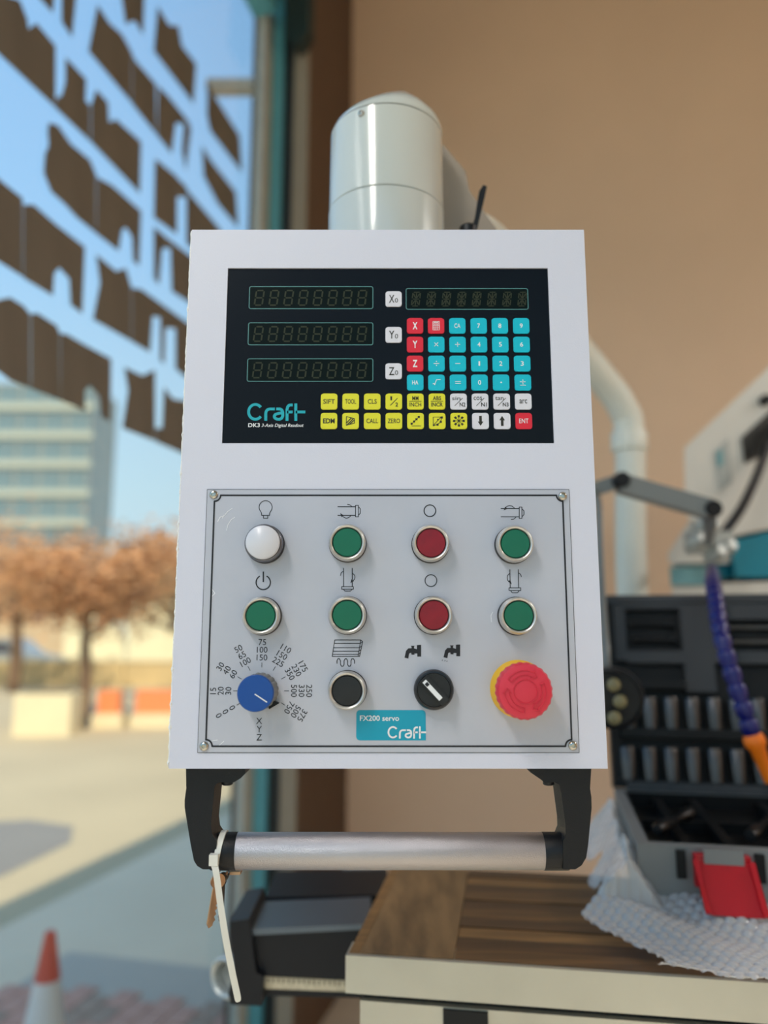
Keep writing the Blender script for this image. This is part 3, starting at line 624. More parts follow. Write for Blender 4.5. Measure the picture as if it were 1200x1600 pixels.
for nm_, o1, o2, ex in (('l', LB, LB2, 1), ('r', RB, RB2, -1)):
    bm = bmesh.new(); P = [at(x, y, HY - .0142) for x, y in o1 + o2]
    prism(bm, P, (0, .029, 0)); bevel(bm, .005, 3, 25)
    br = build('handle_bracket', bm, M['blackpl'], hd, 40)
    c0 = at(334 if ex > 0 else 884, 1329.7, HY); c1 = at(371 if ex > 0 else 847.5, 1329.7, HY)
    bm = bmesh.new(); L = (c1 - c0).length; lathe(bm, [(HRr * .99, -.001), (HRr * 1.0, 0.0005), (HRr * 1.005, L - .0006), (HRr * .99, L)], c0, (c1 - c0), 48); build('handle_sleeve', bm, M['blackpl'], hd, 40)
    bm = bmesh.new(); bc = at(355 if ex > 0 else 857, 1221, HY - .004); lathe(bm, [(.0045, 0), (.0045, .0028), (.0035, .0036)], bc + Vector((0, 0, .001)), (0, 0, -1), 16); build('bolt', bm, M['darkring'], hd, 30)

# ------------------------------------------------------------------ cable tie and keys
def ribbon(bm, pts, wdir, w, th):
    pts = [Vector(p) for p in pts]; ws = w if isinstance(w, list) else [w] * len(pts); rings = []
    for i, p in enumerate(pts):
        d = (pts[min(i + 1, len(pts) - 1)] - pts[max(i - 1, 0)]).normalized(); x = (Vector(wdir) - d * Vector(wdir).dot(d)).normalized(); n_ = d.cross(x).normalized()
        rings.append([bm.verts.new(p + x * sx_ * ws[i] / 2 + n_ * sn * th / 2) for sx_, sn in ((-1, -1), (1, -1), (1, 1), (-1, 1))])
    for a, b in zip(rings, rings[1:]):
        for i in range(4): bm.faces.new([a[i], a[(i + 1) % 4], b[(i + 1) % 4], b[i]])
    bm.faces.new(rings[0]); bm.faces.new(list(reversed(rings[-1])))
tx = at(339, 1330, HY - .0145)
tie = thing('cable_tie', 'long white nylon cable tie hanging from the pendant handle', 'cable tie', Vector((tx.x, HY, tx.z - .1)))
cc = Vector((tx.x, HY, at(339, 1329.7, HY).z)); loop = []
for i in range(33):
    a = 2 * PI * i / 32; R_ = HRr * 1.005 + .0006
    loop.append(cc + Vector((.0022 * math.sin(a) * 1.0, -R_ * math.cos(a), R_ * math.sin(a))))
bm = bmesh.new(); ribbon(bm, loop, (1, 0, 0), .0044, .0013); build('loop', bm, M['tie'], tie, 40)
hc = at(334.5, 1343, HY - .0175)
bm = bmesh.new(); box(bm, hc, (.0066, .0055, .0078)); bevel(bm, .0009); build('head', bm, M['tie'], tie, 40)
tail = [hc + Vector((.0003, -.001, -.003)), at(338, 1365, HY - .0205), at(344, 1410, HY - .021), at(352, 1462, HY - .020), at(361, 1510, HY - .017), at(370, 1552, HY - .013), at(372.5, 1565, HY - .012)]
tp = smooth_path(tail, 5); bm = bmesh.new(); ribbon(bm, tp, (1, .25, .15), [.0047] * (len(tp) - 4) + [.0045, .0042, .0034, .0022], .0012); build('tail', bm, M['tie'], tie, 40)
def make_key(p, rot, m, label, flip=1):
    bm = bmesh.new(); o = Vector((0, 0, 0)); pts = []
    for i in range(15): a = math.radians(-60 + 300 * i / 14); pts.append((.0058 * math.cos(a), .0055 * math.sin(a)))
    pts += [(-.0030, -.0065), (-.0030, -.030), (-.0012, -.0325), (.0014, -.0305)]
    for k_ in range(5): pts += [(.0014, -.0285 + k_ * .004), (.0029, -.0268 + k_ * .004)]
    pts = pts[:15] + pts[15:] + [(.003, -.0065)]
    pts2 = [(x * flip, z) for x, z in pts]
    if flip < 0: pts2.reverse()
    prism(bm, [(x, 0, z) for x, z in pts2], (0, .0017, 0))
    bmesh.ops.transform(bm, matrix=Matrix.Translation(p) @ rot, verts=bm.verts)
    o_ = build('key_blade', bm, m); o_.name = 'cabinet_key'; WM[o_.name] = o_.matrix_basis.copy(); tag(o_, label, 'key', 'keys tied to the handle'); return o_
RX = lambda x, y, z: (Matrix.Rotation(math.radians(z), 4, 'Z') @ Matrix.Rotation(math.radians(y), 4, 'Y') @ Matrix.Rotation(math.radians(x), 4, 'X'))
make_key(at(341, 1377, HY - .012), RX(0, 9, 35), M['brass'], 'coppery cabinet key hanging behind the cable tie')
make_key(at(349, 1375, HY - .002), RX(4, -5, 70), M['keysteel'], 'dark steel cabinet key hanging edge on beside the coppery key', -1)
bm = bmesh.new(); rc = at(346, 1366, HY - .005); tube(bm, [rc + Vector((.0055 * math.cos(2 * PI * i / 24), .004 * math.sin(2 * PI * i / 24), .0055 * math.sin(2 * PI * i / 24))) for i in range(25)], .0006, 6)
tag(build('key_ring', bm, M['keysteel'], None, 40), 'small steel ring holding the cabinet keys', 'key ring')
bm = bmesh.new(); kc_ = at(366, 1362, HY + .002); box(bm, kc_, (.011, .009, .0022)); bevel(bm, .0008); tag(build('key_tag', bm, M['brass']), 'small brass key head lying under the handle tube', 'key')

#=ARM=
# ------------------------------------------------------------------ pendant arm behind
M['shadowline'] = mat('black_seam', rgb(10, 10, 10), .8)
AY = .742; ar = 0.0595
ac = at(604, 330, AY)
zs = at(604, 288.5, AY - ar).z; zt = at(604, 160, AY - ar).z; zb = Z1 - .12
arm = thing('pendant_arm', 'light grey swivel arm on a bent tube post carrying the control pendant', 'machine arm', Vector((ac.x, AY, zb)))
bm = bmesh.new(); lathe(bm, [(ar * 1.01, zb), (ar * 1.01, zs - .0008), (ar * .99, zs)], (ac.x, AY, 0), (0, 0, 1), 72); build('lower_collar', bm, M['armgrey'], arm, 40)
bm = bmesh.new(); lathe(bm, [(ar * .97, zs - .001), (ar * .97, zs + .0012)], (ac.x, AY, 0), (0, 0, 1), 64); build('seam', bm, M['shadowline'], arm, 40)
bm = bmesh.new(); lathe(bm, [(ar * .985, zs + .0008), (ar, zs + .0016), (ar * .985, zt - .0004), (ar * .975, zt)], (ac.x, AY, 0), (0, 0, 1), 72); build('swivel_body', bm, M['armgrey'], arm, 40)
bm = bmesh.new(); lathe(bm, [(ar * .965, zt - .001), (ar * .965, zt + .0014)], (ac.x, AY, 0), (0, 0, 1), 64); build('seam', bm, M['shadowline'], arm, 40)
bm = bmesh.new(); lathe(bm, [(ar * .98, zt + .0011), (ar * .97, zt + .005), (ar * .90, zt + .0125), (ar * .60, zt + .030), (ar * .15, zt + .0525), (0.0, zt + .055)], (ac.x, AY, 0), (0, 0, 1), 72)
for v in bm.verts:
    t = max(0, min(1, (v.co.z - zt) / .055)); v.co.x += .016 * t; v.co.y -= .0 * t
build('cap', bm, M['armgrey'], arm, 50)
sc = at(564, 177, AY - ar * .9); dn_ = Vector((sc.x - ac.x, -math.sqrt(max(0, ar * ar - (sc.x - ac.x) ** 2)), 0)); sp_ = Vector((ac.x, AY, sc.z)) + dn_ * .985
bm = bmesh.new(); lathe(bm, [(.0034, 0), (.0034, .001), (.0026, .0022), (.0014, .0026), (.0013, .0016), (0, .0016)], sp_, dn_, 18); build('screw', bm, M['screw'], arm, 30)
AB = AY + .03
M['beam'] = mat('taupe_grey_paint', rgb(158, 148, 136), 0.4)  # arm grey made darker and warmer in colour for its shade
bm = bmesh.new(); prism(bm, [at(x, y, AB) for x, y in ((640, 180), (694, 228), (727, 268), (733, 298), (776, 358), (820, 420), (640, 420))], (.02, .11, 0)); bevel(bm, .003, 2); build('arm_beam', bm, M['beam'], arm, 40)
LVY = AY - .01
lv = [at(x, y, LVY) for x, y in ((728, 380), (742, 340), (749, 298), (755, 289), (761, 291), (757, 310), (746, 356), (742, 380))]
bm = bmesh.new(); prism(bm, lv, (0, .010, 0)); bevel(bm, .002, 2); build('clamp_lever', bm, M['blackpl'], arm, 40)
lb = at(733, 356, LVY + .005); bm = bmesh.new(); lathe(bm, [(.009, -.004), (.009, .004), (.007, .006)], lb - Vector((0.001, 0, .004)), (0, 0, 1), 24); build('lever_hub', bm, M['blackpl'], arm, 40)
bm = bmesh.new(); tube(bm, [lb - Vector((.001, 0, .02)), lb], .005, 10); tube(bm, [lb - Vector((.001, 0, .014)), Vector((ac.x + ar * .9, AY, lb.z - .014))], .006, 10); build('lever_stem', bm, M['keysteel'], arm, 40)

#=BENCH=
# ------------------------------------------------------------------ wood-topped bench
M['wood'] = mat('dark_wood', rgb(104, 72, 40), 0.45, var=.35, vscale=9, stretch=(1, 14, 4), coat=.1)
M['wood2'] = mat('darker_wood', rgb(78, 52, 30), 0.45, var=.35, vscale=9, stretch=(1, 14, 4), coat=.1)
M['wood3'] = mat('amber_wood', rgb(134, 96, 54), 0.45, var=.3, vscale=9, stretch=(1, 14, 4), coat=.1)
M['woodend'] = mat('worn_wood_end', rgb(132, 100, 64), 0.5, var=.35, vscale=12, stretch=(5, 1, 2))
M['steel'] = mat('satin_steel_edge', rgb(196, 192, 178), 0.38, 0.55, var=.08, vscale=7)
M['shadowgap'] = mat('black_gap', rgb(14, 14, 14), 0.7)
BZ = 1.18
BA = math.radians(-9.0); bo = onz(563, 1489, BZ); be1 = Vector((math.cos(BA), math.sin(BA), 0)); be2 = Vector((-math.sin(BA), math.cos(BA), 0))
def bl(a, b, z): return Vector((bo.x, bo.y, 0)) + be1 * a + be2 * b + Vector((0, 0, z))
def bbox(name, a0, a1, b0, b1, z0, z1, m, parent=None, bev=0):
    bm = bmesh.new(); hexa(bm, [bl(a0, b0, z0), bl(a1, b0, z0), bl(a1, b1, z0), bl(a0, b1, z0), bl(a0, b0, z1), bl(a1, b0, z1), bl(a1, b1, z1), bl(a0, b1, z1)])
    if bev: bevel(bm, bev)
    return build(name, bm, m, parent)
bench = thing('workbench', 'steel edged workbench with a dark plank wooden top', 'workbench', bl(.6, .15, 0))
BD = .30; BW = 1.25
bbox('end_board', .0, .095, .0, BD, BZ - .024, BZ, M['woodend'], bench, .0015)
bbox('end_strip', -.012, -.0005, .0, BD, BZ - .024, BZ - .0006, M['wood3'], bench, .001)
np_ = 10
for i in range(np_):
    b0 = BD * i / np_; bbox('plank', .0957, BW, b0 + .0005, b0 + BD / np_ - .0005, BZ - .024, BZ - .0004 * (i % 3), M[('wood', 'wood2', 'wood3', 'wood2', 'wood', 'wood2')[i % 6]], bench, .0012)
bbox('steel_edge', -.014, BW, -.006, .03, BZ - .036, BZ - .0008, M['steel'], bench, .002)
bbox('steel_edge', -.014, BW, BD - .03, BD, BZ - .040, BZ - .0245, M['steel'], bench, .002)
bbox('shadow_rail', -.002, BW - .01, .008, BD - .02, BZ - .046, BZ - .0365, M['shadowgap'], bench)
dr = bbox('drawer', 0.0, BW - .01, .0, .025, BZ - .22, BZ - .0445, M['steel'], bench, .002)
dp = bl(.085, -.002, BZ - .083); bbox('drawer_grip', .084, .128, -.003, .004, BZ - .066, BZ - .046, M['shadowgap'], dr, .001)
bbox('carcass', .0, BW - .01, .026, BD - .02, .10, BZ - .0465, M['steel'], bench)
bbox('plinth', .03, BW - .04, .05, BD - .04, 0.0, .10, M['shadowgap'], bench)

# ------------------------------------------------------------------ bubble wrap
M['wrap'] = mat('bubble_wrap_film', rgb(240, 242, 246), 0.09, spec=.9, alpha=.55)
CA = math.radians(-12.0); co = Vector((.295, .945, 0)); ce1 = Vector((math.cos(CA), math.sin(CA), 0)); ce2 = Vector((-math.sin(CA), math.cos(CA), 0))
def cl(a, b, z): return co + ce1 * a + ce2 * b + Vector((0, 0, z))
random.seed(3)
def hump(a, b):        # height of the film over the bench
    d = min(1.0, max(0.0, (b + .13) / .13)); w = .012 + .010 * math.sin(a * 31 + b * 17) * math.sin(b * 43 + 1.3 * a * 20)
    side = max(0.0, 1 - abs(a + .012) / .035) if b > -.02 else 0
    return max(.003, w * (.35 + .65 * d) + .004) + side * (.052 + .01 * math.sin(b * 60))
bm = bmesh.new(); NA, NB = 340, 310; g = []
a_lo, a_hi, b_lo, b_hi = -.05, .44, -.145, .31
for j in range(NB + 1):
    row = []
    for i in range(NA + 1):
        ta = i / NA; tb = j / NB; b = b_lo + (b_hi - b_lo) * tb
        left = a_lo + .055 * max(0, 1 - abs(tb - .02) / .22) ** 1.5 + .012 * math.sin(tb * 23) - .008 * math.sin(tb * 9)
        a = left + (a_hi - left) * ta
        bb = b - (.03 * math.sin(a * 6.5 + .5) * (1 - tb)) if tb < .3 else b - (.03 * math.sin(a * 6.5 + .5) * .7) * max(0, (1 - (tb - .3) / .1))
        z = hump(a, bb); pit = .0125; rr = round(bb / (pit * .866)); sh = (pit / 2 if int(rr) % 2 else 0); ca = round((a - sh) / pit) * pit + sh; cb = rr * pit * .866
        dd = math.hypot(a - ca, bb - cb) / (pit * .46)
        bub = .0032 * math.sqrt(max(0, 1 - dd * dd)) if dd < 1 else 0
        under = (0.004 < a < .5 and bb > .003)
        z = (min(z, .010) if under else z + bub)
        p = cl(a, bb, BZ + .0012 + (z if not under else min(z, .006)))
        row.append(bm.verts.new(p))
    g.append(row)
for j in range(NB):
    for i in range(NA): bm.faces.new([g[j][i], g[j][i + 1], g[j + 1][i + 1], g[j + 1][i]])
wrap = build('bubble_wrap', bm, M['wrap'], None, 60); tag(wrap, 'crumpled clear bubble wrap under the socket case on the bench', 'bubble wrap')

# ------------------------------------------------------------------ socket set case
M['casegrey'] = mat('case_grey', rgb(128, 130, 130), 0.5, bump=.1, bscale=500); M['caseblack'] = mat('case_black', rgb(9, 10, 12), 0.5, bump=.1, bscale=400, spec=.3)
M['trayg'] = mat('tray_grey', rgb(46, 49, 54), 0.5); M['latch'] = mat('latch_red', rgb(190, 14, 34), 0.35)
M['socket'] = mat('socket_chrome', rgb(92, 92, 94), 0.36, 1.0, var=.1, vscale=40); M['dkmetal'] = mat('dark_metal', rgb(46, 47, 50), 0.35, .8)
CZ0, CZ1 = BZ + .012, BZ + .080; CW, CD = .50, .335
case = thing('socket_case', 'open grey and black socket set case with red latch on bubble wrap', 'tool case', cl(CW / 2, CD / 2, CZ0))
def cbox(name, a0, a1, b0, b1, z0, z1, m, parent=None, bev=0):
    bm = bmesh.new(); hexa(bm, [cl(a0, b0, z0), cl(a1, b0, z0), cl(a1, b1, z0), cl(a0, b1, z0), cl(a0, b0, z1), cl(a1, b0, z1), cl(a1, b1, z1), cl(a0, b1, z1)])
    if bev: bevel(bm, bev)
    return build(name, bm, m, parent, 40 if bev else None)
t_ = .014
bm = bmesh.new()
for a0, a1, b0, b1, z0, z1 in ((0, CW, 0, t_, CZ0, CZ1), (0, CW, CD - t_, CD, CZ0, CZ1), (0, t_, t_, CD - t_, CZ0, CZ1), (CW - t_, CW, t_, CD - t_, CZ0, CZ1), (0, CW, 0, CD, CZ0, CZ0 + .012)):
    hexa(bm, [cl(a0, b0, z0), cl(a1, b0, z0), cl(a1, b1, z0), cl(a0, b1, z0), cl(a0, b0, z1), cl(a1, b0, z1), cl(a1, b1, z1), cl(a0, b1, z1)])
bevel(bm, .004); base = build('base_shell', bm, M['casegrey'], case, 40)
cbox('base_tray', t_, CW - t_, t_, CD - t_, CZ0 + .012, CZ1 - .022, M['caseblack'], case)
cbox('tray_back', t_, CW - t_, CD - t_ - .004, CD - t_ + .0005, CZ0 + .012, CZ1 - .002, M['caseblack'], case); cbox('tray_side', t_ - .0005, t_ + .004, t_, CD - t_ - .004, CZ0 + .012, CZ1 - .002, M['caseblack'], case)
for a in (.055, .105, .20, .30): cbox('tray_rib', a, a + .012, t_ + .01, CD - .03, CZ1 - .0225, CZ1 - .006, M['caseblack'], case, .003)
cbox('tray_rib', t_ + .01, CW - t_ - .01, .16, .175, CZ1 - .0225, CZ1 - .008, M['caseblack'], case, .003)
lat = cbox('latch', .060, .120, -.012, .0, CZ1 - .040, CZ1 - .006, M['latch'], case, .002)
bm = bmesh.new(); P = [cl(.060, -.014, CZ1 - .012), cl(.119, -.014, CZ1 - .012), cl(.124, -.043, BZ + .021), cl(.066, -.043, BZ + .021)]
prism(bm, P, ce2 * .006); bevel(bm, .0015); fl = build('latch_flap', bm, M['latch'], lat, 40)
for a, b_ in ((0, 3), (1, 2)):
    bm = bmesh.new(); tube(bm, [P[a] + Vector((0, -.003, .002)), P[b_] + Vector((0, -.003, .002))], .0035, 8); build('flap_rim', bm, M['latch'], lat, 40)
cbox('latch_pad', .070, .112, -.016, -.0125, CZ1 - .014, CZ1 + .002, M['casegrey'], lat, .001)
for a in (.047, .131): cbox('latch_post', a - .005, a + .005, -.006, .001, CZ1 - .034, CZ1 - .004, M['caseblack'], case, .001)
# lid, leaning back
LT = math.radians(11); lup = (Vector((0, 0, 1)) * math.cos(LT) + ce2 * math.sin(LT)); lno = (ce2 * -math.cos(LT) + Vector((0, 0, 1)) * math.sin(LT))
LH = .31
def ll(a, h, o): return cl(a, CD - .004, CZ1 + .002) + lup * h + lno * o
def lbox(name, a0, a1, h0, h1, o0, o1, m, parent=None, bev=0):
    bm = bmesh.new(); hexa(bm, [ll(a0, h0, o0), ll(a1, h0, o0), ll(a1, h0, o1), ll(a0, h0, o1), ll(a0, h1, o0), ll(a1, h1, o0), ll(a1, h1, o1), ll(a0, h1, o1)])
    if bev: bevel(bm, bev)
    return build(name, bm, m, parent, 40 if bev else None)
lid = lbox('lid_shell', 0, CW, 0, LH, -.05, -.014, M['caseblack'], case, .012)
for a0, a1, h0, h1 in ((0, CW, 0, .014), (0, CW, LH - .014, LH), (0, .014, .0145, LH - .0145), (CW - .014, CW, .0145, LH - .0145)): lbox('lid_rim', a0, a1, h0, h1, -.0138, .004, M['trayg'] if h0 > .1 else M['caseblack'], case, .004)
# moulded tray of the lid
TY = .0
for a0, a1, h0, h1 in ((.015, .485, .287, .295), (.015, .034, .200, .287), (.034, .122, .196, .216), (.122, .168, .150, .287), (.168, .485, .196, .216), (.168, .485, .268, .287), (.168, .184, .216, .268)):
    lbox('tray_moulding', a0, a1, h0, h1, -.0136, .002, M['trayg'], case, .003)
lbox('hinge_bar', .02, CW - .02, -.004, .010, .0045, .012, M['trayg'], case, .002)
# long bars in the lid, then sockets
for k_, (a0, a1, h) in enumerate(((.040, .112, .262), (.044, .114, .236), (.190, .270, .256), (.190, .270, .232))):
    bm = bmesh.new(); d = (ll(a1, h, 0) - ll(a0, h, 0)); L = d.length
    lathe(bm, [(.0055, 0), (.0055, .006), (.0048, .008), (.0048, L - .012), (.0068, L - .010), (.0068, L)], ll(a0, h, -.006), d, 16)
    o = build('extension_bar', bm, M['dkmetal'] if k_ < 2 else M['socket'], None, 40)
    tag(o, ('dark steel extension bar in the top slot of the case lid', 'dark steel extension bar in the lower slot of the case lid', 'chrome extension bar in the lid beyond the blue hose, upper one', 'chrome extension bar in the lid beyond the blue hose, lower one')[k_], 'extension bar', 'bars in the case lid')
smesh = None
for row, (h, n_, a0, sc_) in enumerate(((.118, 13, .030, 1.0), (.040, 14, .024, 1.0))):
    for i in range(n_):
        a = a0 + .0325 * i
        if a > .29: continue
        if smesh is None:
            bm = bmesh.new(); lathe(bm, [(.0085, -.030), (.0105, -.028), (.0122, -.004), (.0122, .020), (.0112, .022), (.0082, .022), (.0078, .012), (0, .012)], (0, 0, 0), (0, 0, 1), 24)
            bmesh.ops.recalc_face_normals(bm, faces=bm.faces); smesh = bpy.data.meshes.new('socket'); bm.to_mesh(smesh); bm.free(); smesh.materials.append(M['socket'])
            for p_ in smesh.polygons: p_.use_smooth = True
            smesh.set_sharp_from_angle(angle=math.radians(35))
        Rm = Matrix((ce1, -lno, lup)).transposed().to_4x4()
        o = add_ob('wrench_socket', smesh, None, None, ll(a, h, -.0005), Rm)
        tag(o, 'steel wrench socket standing in the %s row of the open case lid' % ('upper' if row == 0 else 'lower'), 'socket', 'sockets in the %s lid row' % ('upper' if row == 0 else 'lower'))
for row, h in enumerate((.154, .0775)): lbox('socket_holder', .016, .120 if row == 0 else CW - .016, h, h + .014, -.0136, .011, M['caseblack'], case, .003)
# tools lying in the base
for k_, (a, b, L, rt, lab) in enumerate(((.03, .06, .12, 62, 'dark ratchet handle lying in the case base beside its left wall'), (.135, .05, .14, 65, 'dark breaker bar lying in the case base behind the latch'), (.24, .06, .11, 80, 'dark steel adapter bar lying in the case base right of the latch'))):
    r_ = math.radians(rt); d = ce1 * math.cos(r_) + ce2 * math.sin(r_); bm = bmesh.new()
    lathe(bm, [(.006, 0), (.008, .004), (.008, .04), (.005, .045), (.005, L - .025), (.0085, L - .02), (.0085, L)], cl(a, b, CZ1 + .0028), d, 16)
    tag(build('ratchet_handle', bm, M['dkmetal'], None, 40), lab, 'hand tool')

# ------------------------------------------------------------------ coolant hose
M['hoseblue'] = mat('hose_blue', rgb(12, 20, 100), 0.35); M['orange'] = mat('nozzle_orange', rgb(240, 120, 20), 0.4)
HOY = 1.13
hpth = smooth_path([at(1112, 890, HOY + .60), at(1113, 900, HOY + .30), at(1114, 912, HOY + .12), at(1118, 935, HOY + .06), at(1126, 990, HOY), at(1140, 1040, HOY - .02), at(1158, 1095, HOY - .03), at(1176, 1150, HOY - .03)], 8)
hose = thing('coolant_hose', 'jointed blue coolant hose with orange nozzle in front of the case lid', 'coolant hose', hpth[-1] - Vector((0, 0, .06)))
cum = [0]
for a, b in zip(hpth, hpth[1:]): cum.append(cum[-1] + (b - a).length)
nseg = 34
def along(t):
    s = t * cum[-1]
    for i in range(len(cum) - 1):
        if cum[i + 1] >= s: return hpth[i].lerp(hpth[i + 1], (s - cum[i]) / max(1e-9, cum[i + 1] - cum[i]))
    return hpth[-1]
for i in range(nseg):
    a, b = along(i / nseg), along((i + 1) / nseg); L = (b - a).length; bm = bmesh.new()
    lathe(bm, [(.0075, -.001), (.0118, L * .12), (.0128, L * .4), (.0118, L * .72), (.0090, L * .98), (.0088, L * 1.08)], a, b - a, 20); build('hose_segment', bm, M['hoseblue'], hose, 50)
nd = (at(1204, 1222, HOY - .035) - hpth[-1]); L = nd.length; bm = bmesh.new()
lathe(bm, [(.0125, -.002), (.0145, .004), (.0145, .012), (.0105, .018), (.0075, L), (.0055, L), (.005, L * .6)], hpth[-1], nd, 24); build('nozzle', bm, M['orange'], hose, 40)

# ------------------------------------------------------------------ work lamp on jointed arm
M['lampgrey'] = mat('lamp_grey', rgb(118, 124, 126), 0.4); M['led'] = mat('led_lens', rgb(128, 120, 88), 0.25)
LAY = 1.34
lamp = thing('work_lamp', 'grey jointed work lamp arm ending in a black round lamp head', 'lamp', at(965, 1150, 1.10))
def bar(name, p, q, w, th, m, parent):
    p, q = Vector(p), Vector(q); d = (q - p).normalized(); y = Vector((0, 1, 0)); x = d; z = x.cross(y).normalized(); y = z.cross(x)
    R_ = Matrix((x, y, z)).transposed(); bm = bmesh.new(); box(bm, (p + q) / 2, ((q - p).length, th, w), R=R_); bevel(bm, min(w, th) * .18); return build(name, bm, m, parent, 40)
bar('arm_bar', at(969, 756, LAY), at(1108, 796, LAY), .032, .03, M['lampgrey'], lamp)
bar('arm_bar', at(966, 752, LAY + .01), at(925, 766, LAY + .01), .024, .02, M['lampgrey'], lamp)
for x, y, r in ((968, 752, .014), (1109, 797, .015)):
    bm = bmesh.new(); lathe(bm, [(r * .9, -.022), (r, -.018), (r, .018), (r * .9, .022)], at(x, y, LAY), (0, -1, 0), 24); build('joint', bm, M['blackpl'], lamp, 40)
bm = bmesh.new(); tube(bm, smooth_path([at(928, 766, LAY), at(935, 790, LAY), at(937, 850, LAY - .03), at(940, 930, LAY - .1), at(946, 1010, LAY - .19), at(948, 1050, LAY - .2)], 6), .0065, 10); build('conduit', bm, M['lampgrey'], lamp, 40)
bm = bmesh.new(); tube(bm, [at(1109, 798, LAY), at(1109, 822, LAY + .12), at(1108, 846, 1.775)], .012, 12); build('mount_rod', bm, M['lampgrey'], lamp, 40)
bm = bmesh.new(); LHc = at(958, 1090, 1.10); ld = Vector((-.35, -1, -.05)); lathe(bm, [(.020, -.045), (.036, -.030), (.042, -.01), (.042, .012), (.038, .014), (.036, .008), (0, .008)], LHc, ld, 40); hd_ = build('lamp_head', bm, M['blackpl'], lamp, 40)
lx, ly, ldn = frame_of(ld)
for x, y in ((959, 1070), (969, 1096), (960, 1122)):
    p = at(x, y, 1.075); bm = bmesh.new(); lathe(bm, [(.0092, -.004), (.0092, .001), (.006, .004), (0, .005)], p, ld, 20); build('led', bm, M['led'], hd_, 40)

# ------------------------------------------------------------------ bent post carrying the pendant arm
M['postg'] = mat('post_grey_paint', rgb(216, 219, 212), 0.35, var=.04, vscale=8)
PYY = 1.75
post = arm
pb = at(988, 930, PYY); pt = at(984, 690, PYY); pr = 23.5 * ppm(PYY, 800)
bm = bmesh.new(); tube(bm, smooth_path([Vector((pb.x, PYY, 0.02)), Vector((pb.x, PYY, .8)), pb, pt, at(972, 636, PYY - .01), at(935, 585, PYY - .05), at(880, 520, PYY - .15), at(800, 425, PYY - .45), at(760, 385, PYY - .75), at(725, 372, .86)], 8), pr, 24); build('post_tube', bm, M['postg'], post, 40)
bm = bmesh.new(); lathe(bm, [(pr * 1.16, -.02), (pr * 1.2, -.015), (pr * 1.2, .02), (pr * 1.12, .026)], at(983, 692, PYY), (0, 0, 1), 28); build('collar', bm, M['postg'], post, 40)
bm = bmesh.new(); lathe(bm, [(pr * 2, 0.0), (pr * 2, .015), (pr * 1.2, .03)], (pb.x, PYY, 0), (0, 0, 1), 28); build('foot', bm, M['postg'], post, 40)

# ------------------------------------------------------------------ milling machine behind the case
M['machw'] = mat('machine_white', rgb(214, 211, 204), 0.4, var=.02, vscale=5); M['machteal'] = mat('machine_teal', rgb(0, 128, 152), 0.4); M['machteal2'] = mat('machine_pale_teal', rgb(110, 160, 168), 0.4)
M['vent'] = mat('vent_dark', rgb(70, 66, 62), 0.6); M['ways'] = mat('ground_steel', rgb(176, 180, 178), 0.45, .4, var=.06, vscale=12)
MY = 1.95
mill = thing('milling_machine', 'white and teal milling machine standing behind the socket case', 'machine', Vector((1.35, MY + .3, 0)))
def slab(name, pts, Y, dep, m, parent=None, bev=.004, dx=.2):
    bm = bmesh.new(); prism(bm, [at(x, y, Y) for x, y in pts], Vector((dx * dep / .4, dep, 0)))
    if bev: bevel(bm, bev)
    return build(name, bm, m, parent or mill, 40)
head = slab('head_cover', [(1069, 700), (1214, 562), (1500, 420), (1500, 800), (1200, 826), (1142, 838), (1100, 842), (1070, 800)], MY, .5, M['machw'], bev=.02)
vp = slab('vent_panel', [(1158, 684), (1205, 640), (1240, 610), (1240, 690), (1163, 724)], MY - .006, .012, M['vent'], head, .002)
for k_ in range(7):
    x = 1163 + k_ * 11; bm = bmesh.new(); prism(bm, [at(x, 683 - k_ * 9.4 + 3, MY - .009), at(x + 4, 680 - k_ * 9.4 + 3, MY - .009), at(x + 6, 716 - k_ * 4, MY - .009), at(x + 2, 718 - k_ * 4, MY - .009)], (0, .004, 0)); build('slat', bm, M['shadowgap'], head)
slab('label_plate', [(1116, 706), (1138, 684), (1144, 752), (1124, 768)], MY - .004, .006, M['ways'], head, .001)
slab('label_mark', [(1120, 708), (1129, 700), (1130, 726), (1121, 730)], MY - .006, .003, M['machteal2'], head, 0)
bm = bmesh.new(); lathe(bm, [(.014, 0), (.014, .02), (.009, .024)], at(1193, 627, MY), (0, -1, 0), 16); build('knob', bm, M['blackpl'], head, 40)
slab('knee_wedge', [(1043, 866), (1078, 812), (1150, 820), (1140, 880), (1046, 880)], MY + .02, .3, M['machw'], bev=.01)
slab('teal_band', [(1140, 846), (1200, 830), (1500, 800), (1500, 900), (1148, 902)], MY + .01, .4, M['machteal'])
slab('pale_teal_box', [(1046, 886), (1102, 884), (1102, 914), (1048, 914)], MY - .02, .2, M['machteal2'])
slab('teal_gusset', [(1108, 874), (1146, 874), (1146, 903), (1110, 903)], MY + .04, .2, M['machteal'])
slab('white_slide', [(1050, 915), (1105, 912), (1500, 900), (1500, 948), (1050, 948)], MY - .01, .4, M['machw'])
slab('table_strip', [(1040, 951), (1500, 951), (1500, 968), (1040, 968)], MY - .04, .4, M['vent'])
slab('table_edge', [(1128, 966), (1500, 966), (1500, 1000), (1128, 1000)], MY - .07, .4, M['ways'])
q0 = at(1040, 968, MY); q1 = at(1400, 968, MY)
bm = bmesh.new(); box(bm, ((q0.x + q1.x) / 2 + .1, MY + .26, q0.z / 2), (q1.x - q0.x, .36, q0.z - .01)); build('column', bm, M['machw'], mill)
bm = bmesh.new(); box(bm, (at(1420, 900, MY).x + .1, MY + .34, 1.75), (.3, .2, 1.0)); build('ram', bm, M['machw'], mill)
